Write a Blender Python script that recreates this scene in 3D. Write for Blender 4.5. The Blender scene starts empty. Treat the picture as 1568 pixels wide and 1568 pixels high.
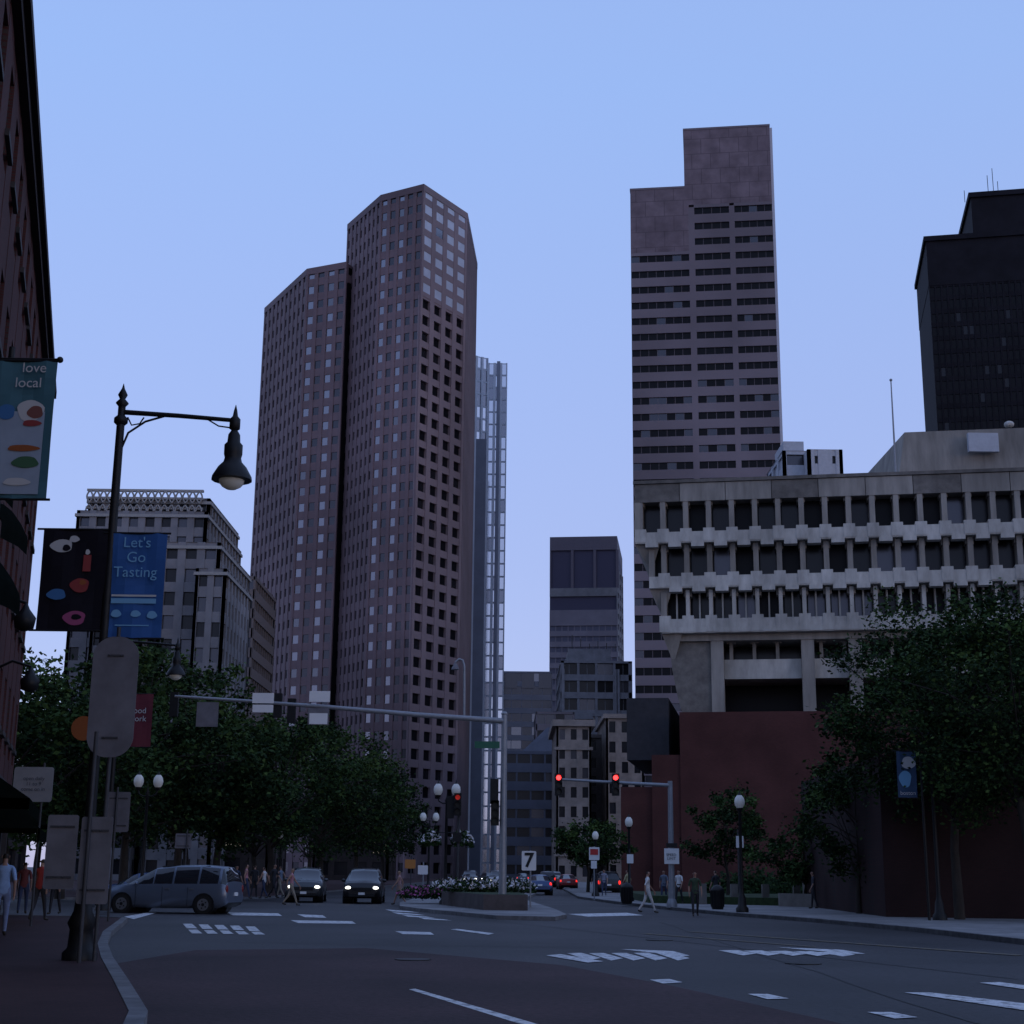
import bpy, math, random
from mathutils import Vector, Matrix
random.seed(7)
sc=bpy.context.scene
F=2240.0;P=math.radians(13.81);R=math.radians(.6);H=1.65
cP,sP,cR,sR=math.cos(P),math.sin(P),math.cos(R),math.sin(R)
# ---- survey helpers: bearings/elevations measured from the tripod -> real world positions
def ray(u,v):
    x=u-784;y=v-784
    x,y=x*cR+y*sR,-x*sR+y*cR
    a=x/F;b=-y/F
    den=cP-b*sP
    return a/den,(sP+b*cP)/den
def gnd(u,v):
    kx,kz=ray(u,v);Y=-H/kz
    return (kx*Y,Y)
def atZ(u,v,Z):
    kx,kz=ray(u,v);Y=(Z-H)/kz
    return (kx*Y,Y)
def atY(u,v,Y):
    kx,kz=ray(u,v)
    return (kx*Y,H+kz*Y)
def on_line(u,v,A,B):
    kx,kz=ray(u,v)
    dx,dy=B[0]-A[0],B[1]-A[1]
    t=(kx*A[1]-A[0])/(dx-kx*dy)
    return (A[0]+t*dx,A[1]+t*dy),H+kz*(A[1]+t*dy)
# ---- materials
def M(name,col,rough=.8,metal=0,noise=.2,scale=2.0,stretch=(1,1,1),emis=0,bump=0,spec=.3,scale2=None,lo2=.72,hi2=1.25):
    m=bpy.data.materials.new(name);m.use_nodes=True
    nt=m.node_tree;b=nt.nodes['Principled BSDF']
    b.inputs['Roughness'].default_value=rough;b.inputs['Metallic'].default_value=metal
    b.inputs['Specular IOR Level'].default_value=spec
    c=(*col,1)
    if noise>0:
        tc=nt.nodes.new('ShaderNodeTexCoord');mp=nt.nodes.new('ShaderNodeMapping')
        mp.inputs['Scale'].default_value=stretch
        nt.links.new(tc.outputs['Object'],mp.inputs['Vector'])
        n=nt.nodes.new('ShaderNodeTexNoise');n.inputs['Scale'].default_value=scale;n.inputs['Detail'].default_value=4;n.inputs['Roughness'].default_value=.65
        nt.links.new(mp.outputs[0],n.inputs['Vector'])
        r=nt.nodes.new('ShaderNodeValToRGB')
        r.color_ramp.elements[0].position=.3;r.color_ramp.elements[1].position=.7
        r.color_ramp.elements[0].color=(*[x*(1-noise) for x in col],1)
        r.color_ramp.elements[1].color=(*[min(1,x*(1+noise)) for x in col],1)
        nt.links.new(n.outputs['Fac'],r.inputs['Fac'])
        out=r.outputs['Color']
        if scale2:
            n2=nt.nodes.new('ShaderNodeTexNoise');n2.inputs['Scale'].default_value=scale2;n2.inputs['Detail'].default_value=3
            nt.links.new(tc.outputs['Object'],n2.inputs['Vector'])
            mr=nt.nodes.new('ShaderNodeMapRange');mr.inputs[1].default_value=.3;mr.inputs[2].default_value=.7;mr.inputs[3].default_value=lo2;mr.inputs[4].default_value=hi2
            nt.links.new(n2.outputs['Fac'],mr.inputs[0])
            vm=nt.nodes.new('ShaderNodeVectorMath');vm.operation='SCALE'
            nt.links.new(out,vm.inputs[0]);nt.links.new(mr.outputs[0],vm.inputs['Scale']);out=vm.outputs[0]
        nt.links.new(out,b.inputs['Base Color'])
        if bump:
            bp=nt.nodes.new('ShaderNodeBump');bp.inputs['Strength'].default_value=bump;bp.inputs['Distance'].default_value=.03
            nt.links.new(n.outputs['Fac'],bp.inputs['Height']);nt.links.new(bp.outputs[0],b.inputs['Normal'])
    else: b.inputs['Base Color'].default_value=c
    if emis:
        b.inputs['Emission Color'].default_value=c;b.inputs['Emission Strength'].default_value=emis
    return m
def MB_brick(name,c1,c2,mort,axis='x',bw=.22,bh=.075,ms=.012,rough=.85,noise=True):
    m=bpy.data.materials.new(name);m.use_nodes=True
    nt=m.node_tree;b=nt.nodes['Principled BSDF'];b.inputs['Roughness'].default_value=rough;b.inputs['Specular IOR Level'].default_value=.15
    tc=nt.nodes.new('ShaderNodeTexCoord');s=nt.nodes.new('ShaderNodeSeparateXYZ');cb=nt.nodes.new('ShaderNodeCombineXYZ')
    nt.links.new(tc.outputs['Object'],s.inputs[0])
    if axis=='g':
        nt.links.new(s.outputs[0],cb.inputs[0]);nt.links.new(s.outputs[1],cb.inputs[1])
    else:
        nt.links.new(s.outputs[0 if axis=='x' else 1],cb.inputs[0]);nt.links.new(s.outputs[2],cb.inputs[1])
    br=nt.nodes.new('ShaderNodeTexBrick');br.inputs['Scale'].default_value=1
    br.inputs['Brick Width'].default_value=bw;br.inputs['Row Height'].default_value=bh;br.inputs['Mortar Size'].default_value=ms
    br.inputs['Color1'].default_value=(*c1,1);br.inputs['Color2'].default_value=(*c2,1);br.inputs['Mortar'].default_value=(*mort,1)
    nt.links.new(cb.outputs[0],br.inputs['Vector'])
    n=nt.nodes.new('ShaderNodeTexNoise');n.inputs['Scale'].default_value=.35;n.inputs['Detail'].default_value=5
    nt.links.new(tc.outputs['Object'],n.inputs['Vector'])
    mr=nt.nodes.new('ShaderNodeMapRange');mr.inputs[1].default_value=.3;mr.inputs[2].default_value=.7;mr.inputs[3].default_value=.75;mr.inputs[4].default_value=1.2
    nt.links.new(n.outputs['Fac'],mr.inputs[0])
    vm=nt.nodes.new('ShaderNodeVectorMath');vm.operation='SCALE'
    nt.links.new(br.outputs['Color'],vm.inputs[0]);nt.links.new(mr.outputs[0],vm.inputs['Scale'])
    nt.links.new(vm.outputs[0],b.inputs['Base Color'])
    return m
def glassM(name,col,rough=.08,metal=.0,spec=.8):
    return M(name,col,rough,metal,noise=0,spec=spec)
granite=M('pink_granite',(.146,.102,.112),.7,noise=.12,scale=.25,scale2=.03)
graniteL=M('pink_granite_lit_face',(.20,.15,.16),.5,noise=.1,scale=.25,scale2=.03)  # lighter granite copy: light on the right-hand face put into the colour
gl_sky=glassM('window_reflective',(.60,.60,.64),.1,.9)
gl_skyrefl=M('window_painted_sky_reflection',(.40,.44,.52),.3,0,noise=.12,scale=.4,spec=.8)  # pale diffuse panes, the bright sky reflection is painted into their colour
gl_mid=glassM('window_half_reflective',(.15,.15,.17),.15,.8)
gl_col=glassM('window_column_reflective',(.23,.23,.26),.15,.85)
gl_dim=glassM('window_dim',(.05,.05,.06),.2,.6)
gl_dark=glassM('window_dark',(.012,.012,.015),.2,0,.25)
gl_black=M('window_black',(.006,.006,.008),.35,0,noise=0,spec=.12)
gl_warm=M('window_lit',(.9,.75,.5),.5,noise=0,emis=.2)
conc=M('board_formed_concrete',(.215,.20,.18),.9,noise=.25,scale=1.2,stretch=(1,1,.18),scale2=.15,bump=.2)
concL=M('pale_concrete',(.345,.335,.31),.9,noise=.22,scale=1.5,stretch=(1,1,.3),scale2=.2)
concD=M('stained_concrete',(.12,.11,.10),.9,noise=.28,scale=1.2,scale2=.15)
panel28=MB_brick('granite_panels',(.142,.112,.128),(.156,.124,.14),(.108,.086,.097),'x',4.4,3.9,.10)
strip28=M('granite_bands',(.158,.132,.150),.7,noise=.06,scale=.1,scale2=.03)
edge28=M('pale_side_edge',(.38,.38,.42),.6,noise=.05)  # pale tone for the thin strip along the tower's right side
blackm=M('black_steel_cladding',(.010,.010,.014),.8,noise=.3,scale=.2,spec=.12)
whitem=M('white_metal_cladding',(.42,.46,.52),.4,noise=.08,scale=.3)
bluem=M('blue_grey_cladding',(.17,.19,.24),.5,noise=.12,scale=.2)  # tone raised toward blue, distance haze is in the colour
beige=M('limestone',(.22,.185,.165),.85,noise=.2,scale=.8,scale2=.1)  # lightened base colour stands in for haze on the far facades
greyst=M('grey_precast',(.17,.165,.175),.85,noise=.15,scale=.5,scale2=.08)
brownm=M('brown_cladding',(.16,.145,.17),.7,noise=.12,scale=.2,scale2=.03)
brick=MB_brick('plaza_brick',(.062,.020,.018),(.075,.025,.022),(.050,.028,.027),'x')
brickY=MB_brick('old_red_brick',(.085,.026,.024),(.065,.02,.019),(.055,.04,.038),'y')
paver=MB_brick('brick_pavers',(.056,.026,.027),(.042,.020,.022),(.028,.022,.022),'g',.2,.1,.01)
asphalt=M('asphalt',(.034,.031,.033),.62,noise=.35,scale=9,scale2=.16,bump=.5,spec=.25,lo2=.62,hi2=1.4)
asphalt2=M('reddish_asphalt_patch',(.046,.025,.026),.75,noise=.35,scale=9,scale2=.25,bump=.5,spec=.18,lo2=.65,hi2=1.35)
pavec=M('sidewalk_concrete',(.19,.185,.185),.85,noise=.2,scale=2,scale2=.3)
kerbm=M('granite_kerb',(.13,.13,.135),.8,noise=.3,scale=4,scale2=.7)
def paintmk(name,col,under,amt):
    m=bpy.data.materials.new(name);m.use_nodes=True;nt=m.node_tree;b=nt.nodes['Principled BSDF'];b.inputs['Roughness'].default_value=.7
    tc=nt.nodes.new('ShaderNodeTexCoord');n=nt.nodes.new('ShaderNodeTexNoise');n.inputs['Scale'].default_value=5;n.inputs['Detail'].default_value=8;n.inputs['Roughness'].default_value=.75
    nt.links.new(tc.outputs['Object'],n.inputs['Vector']);r=nt.nodes.new('ShaderNodeValToRGB')
    r.color_ramp.elements[0].position=amt;r.color_ramp.elements[1].position=amt+.12
    r.color_ramp.elements[0].color=(*under,1);r.color_ramp.elements[1].color=(*col,1)
    nt.links.new(n.outputs['Fac'],r.inputs['Fac']);nt.links.new(r.outputs['Color'],b.inputs['Base Color']);return m
paint=paintmk('worn_white_paint',(.60,.60,.60),(.13,.13,.13),.39)
painty=paintmk('worn_yellow_paint',(.16,.115,.045),(.045,.042,.04),.47)
blk=M('black_painted_iron',(.008,.008,.009),.5,noise=.2,scale=8,spec=.25)
alum=M('galvanized_steel',(.22,.23,.25),.45,.3,noise=.12,scale=6)
darkpost=M('weathered_steel_post',(.045,.045,.05),.6,.2,noise=.15,scale=6)
signback=M('sign_back_aluminium',(.125,.12,.135),.6,.1,noise=.22,scale=2.0)
signwhite=M('sign_white',(.6,.6,.6),.5,noise=.05)
signdim=M('sign_faded_white',(.24,.24,.25),.6,noise=.1)
signgreen=M('sign_green',(.02,.10,.06),.5,noise=.05)
signred=M('sign_red',(.4,.03,.03),.5,noise=.05)
globe=M('milk_glass_globe',(.55,.55,.52),.3,noise=.03,emis=.03)
redlamp=M('red_signal_lens',(1,.03,.03),.4,noise=0,emis=5)
redoff=M('red_lens_dim',(.6,.03,.02),.4,noise=0,emis=.3)
headl=M('headlight_on',(1,.97,.85),.3,noise=0,emis=2.6)
headoff=M('headlight_off',(.4,.42,.45),.15,noise=0,spec=.8)
taill=M('taillight_on',(1,.03,.02),.4,noise=0,emis=1.2)
tailo=M('taillight_off',(.16,.01,.01),.3,noise=0)
rubber=M('tyre_rubber',(.012,.012,.012),.9,noise=.1)
rim=M('alloy_rim',(.25,.26,.28),.35,.7,noise=.05)
carglass=M('car_glass',(.012,.014,.018),.05,0,noise=0,spec=.6)
bark=M('bark',(.03,.024,.02),.95,noise=.35,scale=6,stretch=(1,1,.3),bump=.5)
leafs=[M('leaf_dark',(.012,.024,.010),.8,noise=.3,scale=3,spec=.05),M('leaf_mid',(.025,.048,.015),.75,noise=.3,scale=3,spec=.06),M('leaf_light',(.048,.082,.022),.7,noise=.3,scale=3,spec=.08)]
grassm=M('lawn_grass',(.022,.038,.014),.9,noise=.35,scale=6)
flw=M('white_petals',(.55,.53,.55),.7,noise=.1);flp=M('pink_petals',(.35,.08,.22),.7,noise=.1)
# ---- mesh builder
ROOT=sc.collection
class MB:
    def __init__(s): s.v=[];s.f=[];s.m=[];s.sm=[]
    def face(s,pts,m=0,sm=False):
        i=len(s.v);s.v+= [tuple(p) for p in pts];s.f.append(list(range(i,i+len(pts))));s.m.append(m);s.sm.append(sm)
    def idx(s,vs,fs,m=0,sm=False):
        i=len(s.v);s.v+=[tuple(p) for p in vs]
        for k,f in enumerate(fs):
            s.f.append([i+a for a in f]);s.m.append(m[k] if isinstance(m,list) else m);s.sm.append(sm)
    def box8(s,p,m=0):
        s.idx(p,[(0,3,2,1),(4,5,6,7),(0,1,5,4),(1,2,6,5),(2,3,7,6),(3,0,4,7)],m)
    def box(s,c,d,m=0,rot=0):
        x,y,z=d[0]/2,d[1]/2,d[2]/2;cr,sr=math.cos(rot),math.sin(rot)
        P8=[]
        for zz in(-z,z):
            for xx,yy in((-x,-y),(x,-y),(x,y),(-x,y)):
                P8.append((c[0]+xx*cr-yy*sr,c[1]+xx*sr+yy*cr,c[2]+zz))
        s.box8(P8,m)
    def fb(s,A,d,n,s0,s1,e0,e1,z0,z1,m=0,z0b=None):
        q=lambda a,e,z:(A[0]+d[0]*a+n[0]*e,A[1]+d[1]*a+n[1]*e,z)
        s.box8([q(s0,e1,z0),q(s1,e1,z0),q(s1,e0,z0),q(s0,e0,z0),q(s0,e1,z1),q(s1,e1,z1),q(s1,e0,z1),q(s0,e0,z1)],m)
    def prism(s,pts,z0,z1,m=0,mt=None):
        n=len(pts)
        b=[(p[0],p[1],z0) for p in pts]+[(p[0],p[1],z1) for p in pts]
        fs=[[i,(i+1)%n,n+(i+1)%n,n+i] for i in range(n)]+[list(range(n,2*n))]+[list(range(n-1,-1,-1))]
        s.idx(b,fs,[m]*n+[m if mt is None else mt,m])
    def tube(s,pts,rads,m=0,n=8,cap=True,sm=True):
        pts=[Vector(p) for p in pts]
        if not hasattr(rads,'__len__'): rads=[rads]*len(pts)
        vs=[];fs=[]
        up=None
        for i,p in enumerate(pts):
            t=(pts[min(i+1,len(pts)-1)]-pts[max(i-1,0)])
            if t.length<1e-6:t=Vector((0,0,1))
            t.normalize()
            if up is None: up=Vector((1,0,0)) if abs(t.x)<.9 else Vector((0,1,0))
            a=(up-t*up.dot(t)).normalized();bb=t.cross(a);up=a
            for k in range(n):
                th=2*math.pi*k/n
                vs.append(p+(a*math.cos(th)+bb*math.sin(th))*rads[i])
        for i in range(len(pts)-1):
            for k in range(n):
                fs.append((i*n+k,i*n+(k+1)%n,(i+1)*n+(k+1)%n,(i+1)*n+k))
        s.idx(vs,fs,m,sm)
        if cap:
            s.face(vs[:n][::-1],m);s.face(vs[-n:],m)
    def lathe(s,c,prof,m=0,n=12,sm=True):
        s.tube([(c[0],c[1],c[2]+z) for r,z in prof],[max(r,.001) for r,z in prof],m,n,True,sm)
    def ell(s,c,r,m=0,n=12,k=8):
        vs=[];fs=[]
        for i in range(k+1):
            ph=math.pi*i/k
            for j in range(n):
                th=2*math.pi*j/n
                vs.append((c[0]+r[0]*math.sin(ph)*math.cos(th),c[1]+r[1]*math.sin(ph)*math.sin(th),c[2]-r[2]*math.cos(ph)))
        for i in range(k):
            for j in range(n):
                fs.append((i*n+j,i*n+(j+1)%n,(i+1)*n+(j+1)%n,(i+1)*n+j))
        s.idx(vs,fs,m,True)
    def obj(s,name,mats,parent=None,loc=None,rot=0):
        me=bpy.data.meshes.new(name);me.from_pydata(s.v,[],s.f)
        for mm in mats: me.materials.append(mm)
        me.polygons.foreach_set('material_index',s.m);me.polygons.foreach_set('use_smooth',s.sm)
        me.update()
        o=bpy.data.objects.new(name,me);ROOT.objects.link(o)
        if parent:o.parent=parent
        if loc:o.location=loc
        o.rotation_euler=(0,0,rot)
        return o
def empty(name,loc=(0,0,0),rot=0):
    e=bpy.data.objects.new(name,None);ROOT.objects.link(e);e.location=loc;e.rotation_euler=(0,0,rot);e.empty_display_size=.2;return e
def text(body,size,loc,mat,parent=None,rotz=0,name='lettering',tilt=0,align='CENTER'):
    cu=bpy.data.curves.new(name,'FONT');cu.body=body;cu.size=size;cu.align_x=align;cu.align_y='CENTER';cu.materials.append(mat)
    o=bpy.data.objects.new(name,cu);ROOT.objects.link(o);o.location=loc
    o.rotation_euler=(math.radians(90),tilt,rotz)
    if parent:o.parent=parent
    return o
def dn(A,B):
    dx,dy=B[0]-A[0],B[1]-A[1];L=math.hypot(dx,dy);d=(dx/L,dy/L);return d,(d[1],-d[0]),L
def facade(mb,A,B,z0,z1,bw=3,fh=3.8,pw=.3,sh=.45,rec=.5,pr=0.0,sr=.12,wall=0,glass=((1,1),),nb=None,nf=None,gf=None,swall=None,jit=.006,mull=False):
    d,n,L=dn(A,B)
    nb=nb or max(1,round(L/bw));nf=nf or max(1,round((z1-z0)/fh))
    cw=L/nb;h=(z1-z0)/nf
    if swall is None:swall=wall
    for i in range(nb+1):
        w=cw*pw/2
        a=max(0,i*cw-w);b=min(L,i*cw+w)
        mb.fb(A,d,n,a,b,-rec,-pr,z0,z1-.004,wall)
    for j in range(nf+1):
        a=max(z0,z0+j*h-h*sh*.35);b=min(z1,z0+j*h+h*sh*.65)
        if b-a>.02: mb.fb(A,d,n,.002,L-.002,-rec,-sr,a,b,swall)
    gs=[g for g,w in glass for _ in range(w)]
    q=lambda a,e,z:(A[0]+d[0]*a+n[0]*e,A[1]+d[1]*a+n[1]*e,z)
    for i in range(nb):
        for j in range(nf):
            g=gf(i,j,nb,nf) if gf else random.choice(gs)
            e=-rec+.01;r=lambda:e+random.uniform(0,jit)
            mb.face([q(i*cw,r(),z0+j*h),q((i+1)*cw,r(),z0+j*h),q((i+1)*cw,r(),z0+(j+1)*h),q(i*cw,r(),z0+(j+1)*h)],g)
            if mull: mb.fb(A,d,n,(i+.5)*cw-.05,(i+.5)*cw+.05,-rec+.03,-rec+.12,z0+j*h,z0+(j+1)*h,wall)
def bld(mb,pts,z0,z1,roof=None,**k):
    n=len(pts)
    for i in range(n):
        facade(mb,pts[i],pts[(i+1)%n],z0,z1,**k)
    mb.face([(p[0],p[1],z1-.02) for p in pts],k.get('wall',0) if roof is None else roof)
def rectpts(A,B,D):
    d,n,L=dn(A,B)
    return [A,B,(B[0]-n[0]*D,B[1]-n[1]*D),(A[0]-n[0]*D,A[1]-n[1]*D)]
# ================= GROUND =================
g=MB();g.face([(-2500,-300,0),(2500,-300,0),(2500,5000,0),(-2500,5000,0)],0)
g.obj('road',[asphalt])
def slab(name,pts,z,mats,kerb=True,z0=-.05):
    m=MB();m.prism(pts,z0,z,1,0)
    return m.obj(name,mats)
lk=[gnd(225,1568),gnd(195,1515),gnd(172,1478),gnd(164,1455),gnd(170,1435),gnd(196,1412)]
lk=[(lk[0][0]+2.6,5),(lk[0][0]+1.0,12)]+lk
def offset_line(pts,o):
    out=[]
    for i,p in enumerate(pts):
        a=pts[max(0,i-1)];b=pts[min(len(pts)-1,i+1)]
        d,n,L=dn(a,b);out.append((p[0]-n[0]*o,p[1]-n[1]*o))
    return out
inner=offset_line(lk,.2)
m=MB();m.prism([(-40,5)]+inner+[(inner[-1][0]-3,inner[-1][1]+1.4),(-60,52)],-.05,.13,1,0)
m.obj('sidewalk',[paver,kerbm])
def kerbline(name,pts,w=.2,z=.14):
    m=MB();o=offset_line(pts,w)
    for i in range(len(pts)-1):
        m.prism([pts[i],pts[i+1],o[i+1],o[i]],-.03,z,0)
    m.obj(name,[kerbm])
kerbline('kerb',lk+[(lk[-1][0]-1.2,lk[-1][1]+1.2),(-60,52.5)])
RL=lambda Y:-14+.016*(Y-74)
fl=[(-120,76),(-24,78),(-17,80),(RL(86),86),(RL(300),300),(-120,300)]
slab('sidewalk',fl,.13,[paver,kerbm])
rk=[gnd(1568,1447),gnd(1400,1427),gnd(1240,1412),gnd(1110,1402),gnd(1010,1392),gnd(940,1384),gnd(885,1376)]
rk=[(rk[0][0]+25,rk[0][1]-9)]+rk+[(4.4+.016*60,150),(8,300)]
m=MB();m.prism(rk+[(150,300),(150,30)],-.05,.13,1,0)
m.obj('sidewalk',[pavec,kerbm])
kerbline('kerb',rk,-.2,.145)
isl=[gnd(612,1392),gnd(640,1396),gnd(760,1408),gnd(850,1410),gnd(868,1406),gnd(850,1397),gnd(800,1380),(2.0,110),(.5,112),gnd(640,1378),gnd(612,1386)]
slab('median_island',isl,.14,[pavec,kerbm])
m=MB();m.face([(*gnd(a,b),.004) for a,b in((175,1476),(300,1455),(560,1452),(860,1478),(1020,1508),(1290,1568),(640,1700),(240,1600))],0);m.obj('asphalt_patch',[asphalt2])
m=MB()
for (u0,v0,u1,v1) in ((200,1440,900,1452),(700,1404,1568,1500),(1010,1412,1500,1568)):
    a=gnd(u0,v0);b=gnd(u1,v1);d,n,L=dn(a,b);k=12
    pts=[(a[0]+d[0]*L*t/k+n[0]*random.uniform(-.08,.08),a[1]+d[1]*L*t/k+n[1]*random.uniform(-.08,.08)) for t in range(k+1)]
    for p,q in zip(pts[:-1],pts[1:]): m.face([(p[0],p[1],.006),(q[0],q[1],.006),(q[0]+n[0]*.06,q[1]+n[1]*.06,.006),(p[0]+n[0]*.06,p[1]+n[1]*.06,.006)],0)
m.obj('tar_seams',[M('tar',(.018,.018,.019),.6,noise=.2)])
m=MB();mkz=[0]
def mk(pts,mat=0):
    mkz[0]+=1;z=.009+.0007*(mkz[0]%9)
    m.face([(*gnd(a,b),z) for a,b in pts],mat)
mk([(626,1516),(636,1515),(832,1572),(812,1574)])
mk([(995,1501),(1025,1500),(1045,1505),(1015,1507)])
mk([(1145,1523),(1175,1523),(1208,1530),(1175,1531)])
mk([(1328,1551),(1365,1551),(1405,1559),(1370,1561)])
mk([(1385,1521),(1425,1521),(1640,1546),(1600,1553)])
mk([(1500,1506),(1530,1505),(1640,1519),(1610,1522)])
mk([(836,1464),(858,1462),(924,1473),(900,1475)])
for k in range(5):
    x=868+k*34
    mk([(x,1460.5-k*.2),(x+22,1460-k*.2),(x+52,1468),(x+34,1471.5)])
mk([(950,1454),(1030,1457),(1056,1464),(1046,1465)])
for k in range(5):
    x=1100+k*38
    mk([(x,1456+k*.6),(x+28,1455.5+k*.6),(x+58,1461+k*.3),(x+38,1464+k*.3)])
mk([(1190,1451),(1290,1455),(1325,1461),(1300,1461)])
for k in range(5):
    x=280+k*24
    mk([(x,1415+k*1),(x+14,1415+k*1),(x+22,1422+k*1),(x+6,1422+k*1)])
    mk([(x+8,1424+k*.8),(x+22,1424+k*.8),(x+30,1430+k*.4),(x+14,1430+k*.4)])
for a,b,c in((445,545,1411),(605,665,1428),(345,432,1399),(455,500,1402)):
    mk([(a,c-1.5),(b-6,c),(b,c+4),(a+12,c+3)])
mk([(690,1424),(700,1423),(757,1430),(748,1432)])
for a,c in((590,1394),(600,1398),(615,1402),(640,1406)):
    mk([(a,c-1),(a+38,c+2),(a+52,c+4),(a+10,c+2)])
mk([(190,1404),(225,1398),(240,1398),(205,1408)]);mk([(870,1400),(960,1398),(985,1402),(900,1404)])
mk([(980,1430),(992,1430),(1250,1450),(1240,1450.6)],1);mk([(1050,1427),(1062,1427),(1568,1463),(1555,1464)],1)
m.obj('road_markings',[paint,painty])
m=MB()
for u,v in((1230,1476),(632,1470),(1010,1440)):
    x,y=gnd(u,v);m.prism([(x+.35*math.cos(t*math.pi/8),y+.35*math.sin(t*math.pi/8)) for t in range(16)],0,.018,0)
m.obj('manhole_cover',[blk])
# ================= TOWERS =================
Zt=155
t=[atZ(532,345,Zt),atZ(583,300,Zt),atZ(649,283,Zt),atZ(716,328,Zt),atZ(731,405,Zt)]
t+= [(t[4][0]-12,t[4][1]+18),(t[0][0]+3,t[0][1]+34)]
mb=MB()
N=len(t)
def gf_main(i,j,nb,nf):
    r=random.random()
    return 2 if r<.15 else (6 if r<.8 else 3)
def gf_dark(i,j,nb,nf): return 4 if random.random()<.8 else 3
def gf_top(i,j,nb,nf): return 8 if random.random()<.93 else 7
def gf_left(cols):
    def f(i,j,nb,nf):
        if i in cols: return 7 if random.random()<.8 else 2
        return 6
    return f
fhh=3.85
def gran(A,B,z0,z1,gf,wall,nb,pw=.42,rec=.3,sh=.5,sr=.14):
    facade(mb,A,B,z0,z1,nb=nb,fh=fhh,pw=pw,sh=sh,rec=rec,pr=0,sr=sr,wall=wall,gf=gf)
gran(t[0],t[1],0,Zt,gf_main,0,8,.5)
gran(t[1],t[2],0,Zt,gf_left((0,2)),0,5,.38)
zsp=Zt-fhh*7
gran(t[2],t[3],0,zsp,gf_dark,5,4,.36,.7,.42)
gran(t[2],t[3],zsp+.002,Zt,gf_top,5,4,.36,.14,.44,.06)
gran(t[3],t[4],0,Zt,gf_main,0,10,.5)
for i in(4,5,6): gran(t[i],t[(i+1)%N],0,Zt,gf_main,0,5)
mb.face([(p[0],p[1],Zt-.05) for p in t],0)
Zw=143
w=[atZ(405,473,Zw),atZ(470,413,Zw),atZ(531,402,Zw)]
w+=[(w[2][0]+2,w[2][1]+4),(w[2][0]+3,w[2][1]+38),(w[0][0]+4,w[0][1]+28)]
gran(w[0],w[1],0,Zw,gf_main,0,10,.5)
gran(w[1],w[2],0,Zw,gf_left((0,2)),0,4,.38)
gran(w[2],w[3],0,Zw,lambda *a:4,0,1)
for i in(3,4,5): gran(w[i],w[(i+1)%6],0,Zw,gf_main,0,6)
mb.face([(p[0],p[1],Zw-.05) for p in w],0)
d,n,L=dn(w[2],w[3]);mb.fb(w[2],d,n,0.4,L,-.1,.05,0,Zw-5,4)
for S,E,Z_,mt_ in((t[0],t[1],Zt,0),(t[1],t[2],Zt,0),(t[2],t[3],Zt,5),(t[3],t[4],Zt,0),(w[0],w[1],Zw,0),(w[1],w[2],Zw,0)):
    d,n,L=dn(S,E)
    mb.fb(S,d,n,0,L,-.6,.05,Z_-1.4,Z_+.25,mt_)
mb.obj('granite_office_tower',[granite,gl_sky,gl_mid,gl_dark,gl_black,graniteL,gl_dim,gl_col,gl_skyrefl])
# blue-white glass tower behind
mb=MB();Y=420
a=atY(722,548,Y);b=atY(777,557,Y)
A=(a[0],Y-3);B=(atY(748,552,Y)[0],Y);C=(b[0],Y)
top=a[1]
facade(mb,A,B,0,top,nb=3,fh=3.9,pw=.34,sh=.16,rec=.4,pr=0,sr=.3,wall=0,glass=((2,2),(1,1)),jit=0)
facade(mb,B,C,0,top-1.5,nb=3,fh=3.9,pw=.4,sh=.12,rec=.6,pr=0,sr=.45,wall=0,glass=((1,3),(2,1)),jit=0)
mb.prism([(A[0],A[1]+1),(B[0],B[1]+1),(C[0],C[1]+1),(C[0]-3,C[1]+30),(A[0],A[1]+30)],0,top-2,0)
Y2=395;a=atY(729,672,Y2);b=atY(745,672,Y2)
mb.box(((a[0]+b[0])/2,Y2+3,a[1]/2),(b[0]-a[0],6,a[1]),3)
mb.fb(B,(1,0),(0,-1),2.6,3.6,-.5,.1,0,top-1,3)
mb.obj('glass_office_tower',[whitem,gl_sky,gl_col,bluem])
# stepped slab tower with horizontal bands
mb=MB()
A=atZ(1048,200,174);B=atZ(1178,193,174)
pl,zl=on_line(965,292,A,B)
_,zlb=on_line(965,388,A,B)
pm,_=on_line(1048,288,A,B);
p1,_=on_line(1056,400,A,B);p2,_=on_line(1064,400,A,B);p3,_=on_line(1119,400,A,B);p4,_=on_line(1126,400,A,B)
d,n,L=dn(pl,B)
def bandfac(S,E,z0,z1):
    facade(mb,S,E,z0,z1,bw=1.9,nf=round((z1-z0)/3.88),pw=.04,sh=.56,rec=.35,pr=.28,sr=0.0,wall=0,glass=((1,6),(2,1)),jit=0)
lo=zlb-36*3.88
bandfac(pl,p1,lo,zlb);bandfac(p2,p3,lo,zlb+3*3.88);bandfac(p4,B,lo,zlb+3*3.88)
for S,E in((p1,p2),(p3,p4)):
    s0=math.hypot(S[0]-pl[0],S[1]-pl[1]);s1=math.hypot(E[0]-pl[0],E[1]-pl[1])
    mb.fb(pl,d,n,s0-.1,s1+.1,-1,.02,0,zlb+11,0)
s1=math.hypot(p1[0]-pl[0],p1[1]-pl[1]);sm_=math.hypot(pm[0]-pl[0],pm[1]-pl[1])
mb.fb(pl,d,n,0,s1,-1,.01,zlb+.01,zl,3)
mb.fb(pl,d,n,s1,L,-1,.01,zlb+3*3.88+.01,zl,3)
mb.fb(pl,d,n,sm_,L,-30,.012,zl+.002,174,3)
mb.fb(pl,d,n,sm_-.1,L+.1,-30,.1,174,174.5,0);mb.fb(pl,d,n,-.1,sm_,-30,.1,zl,zl+.5,0)
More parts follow.
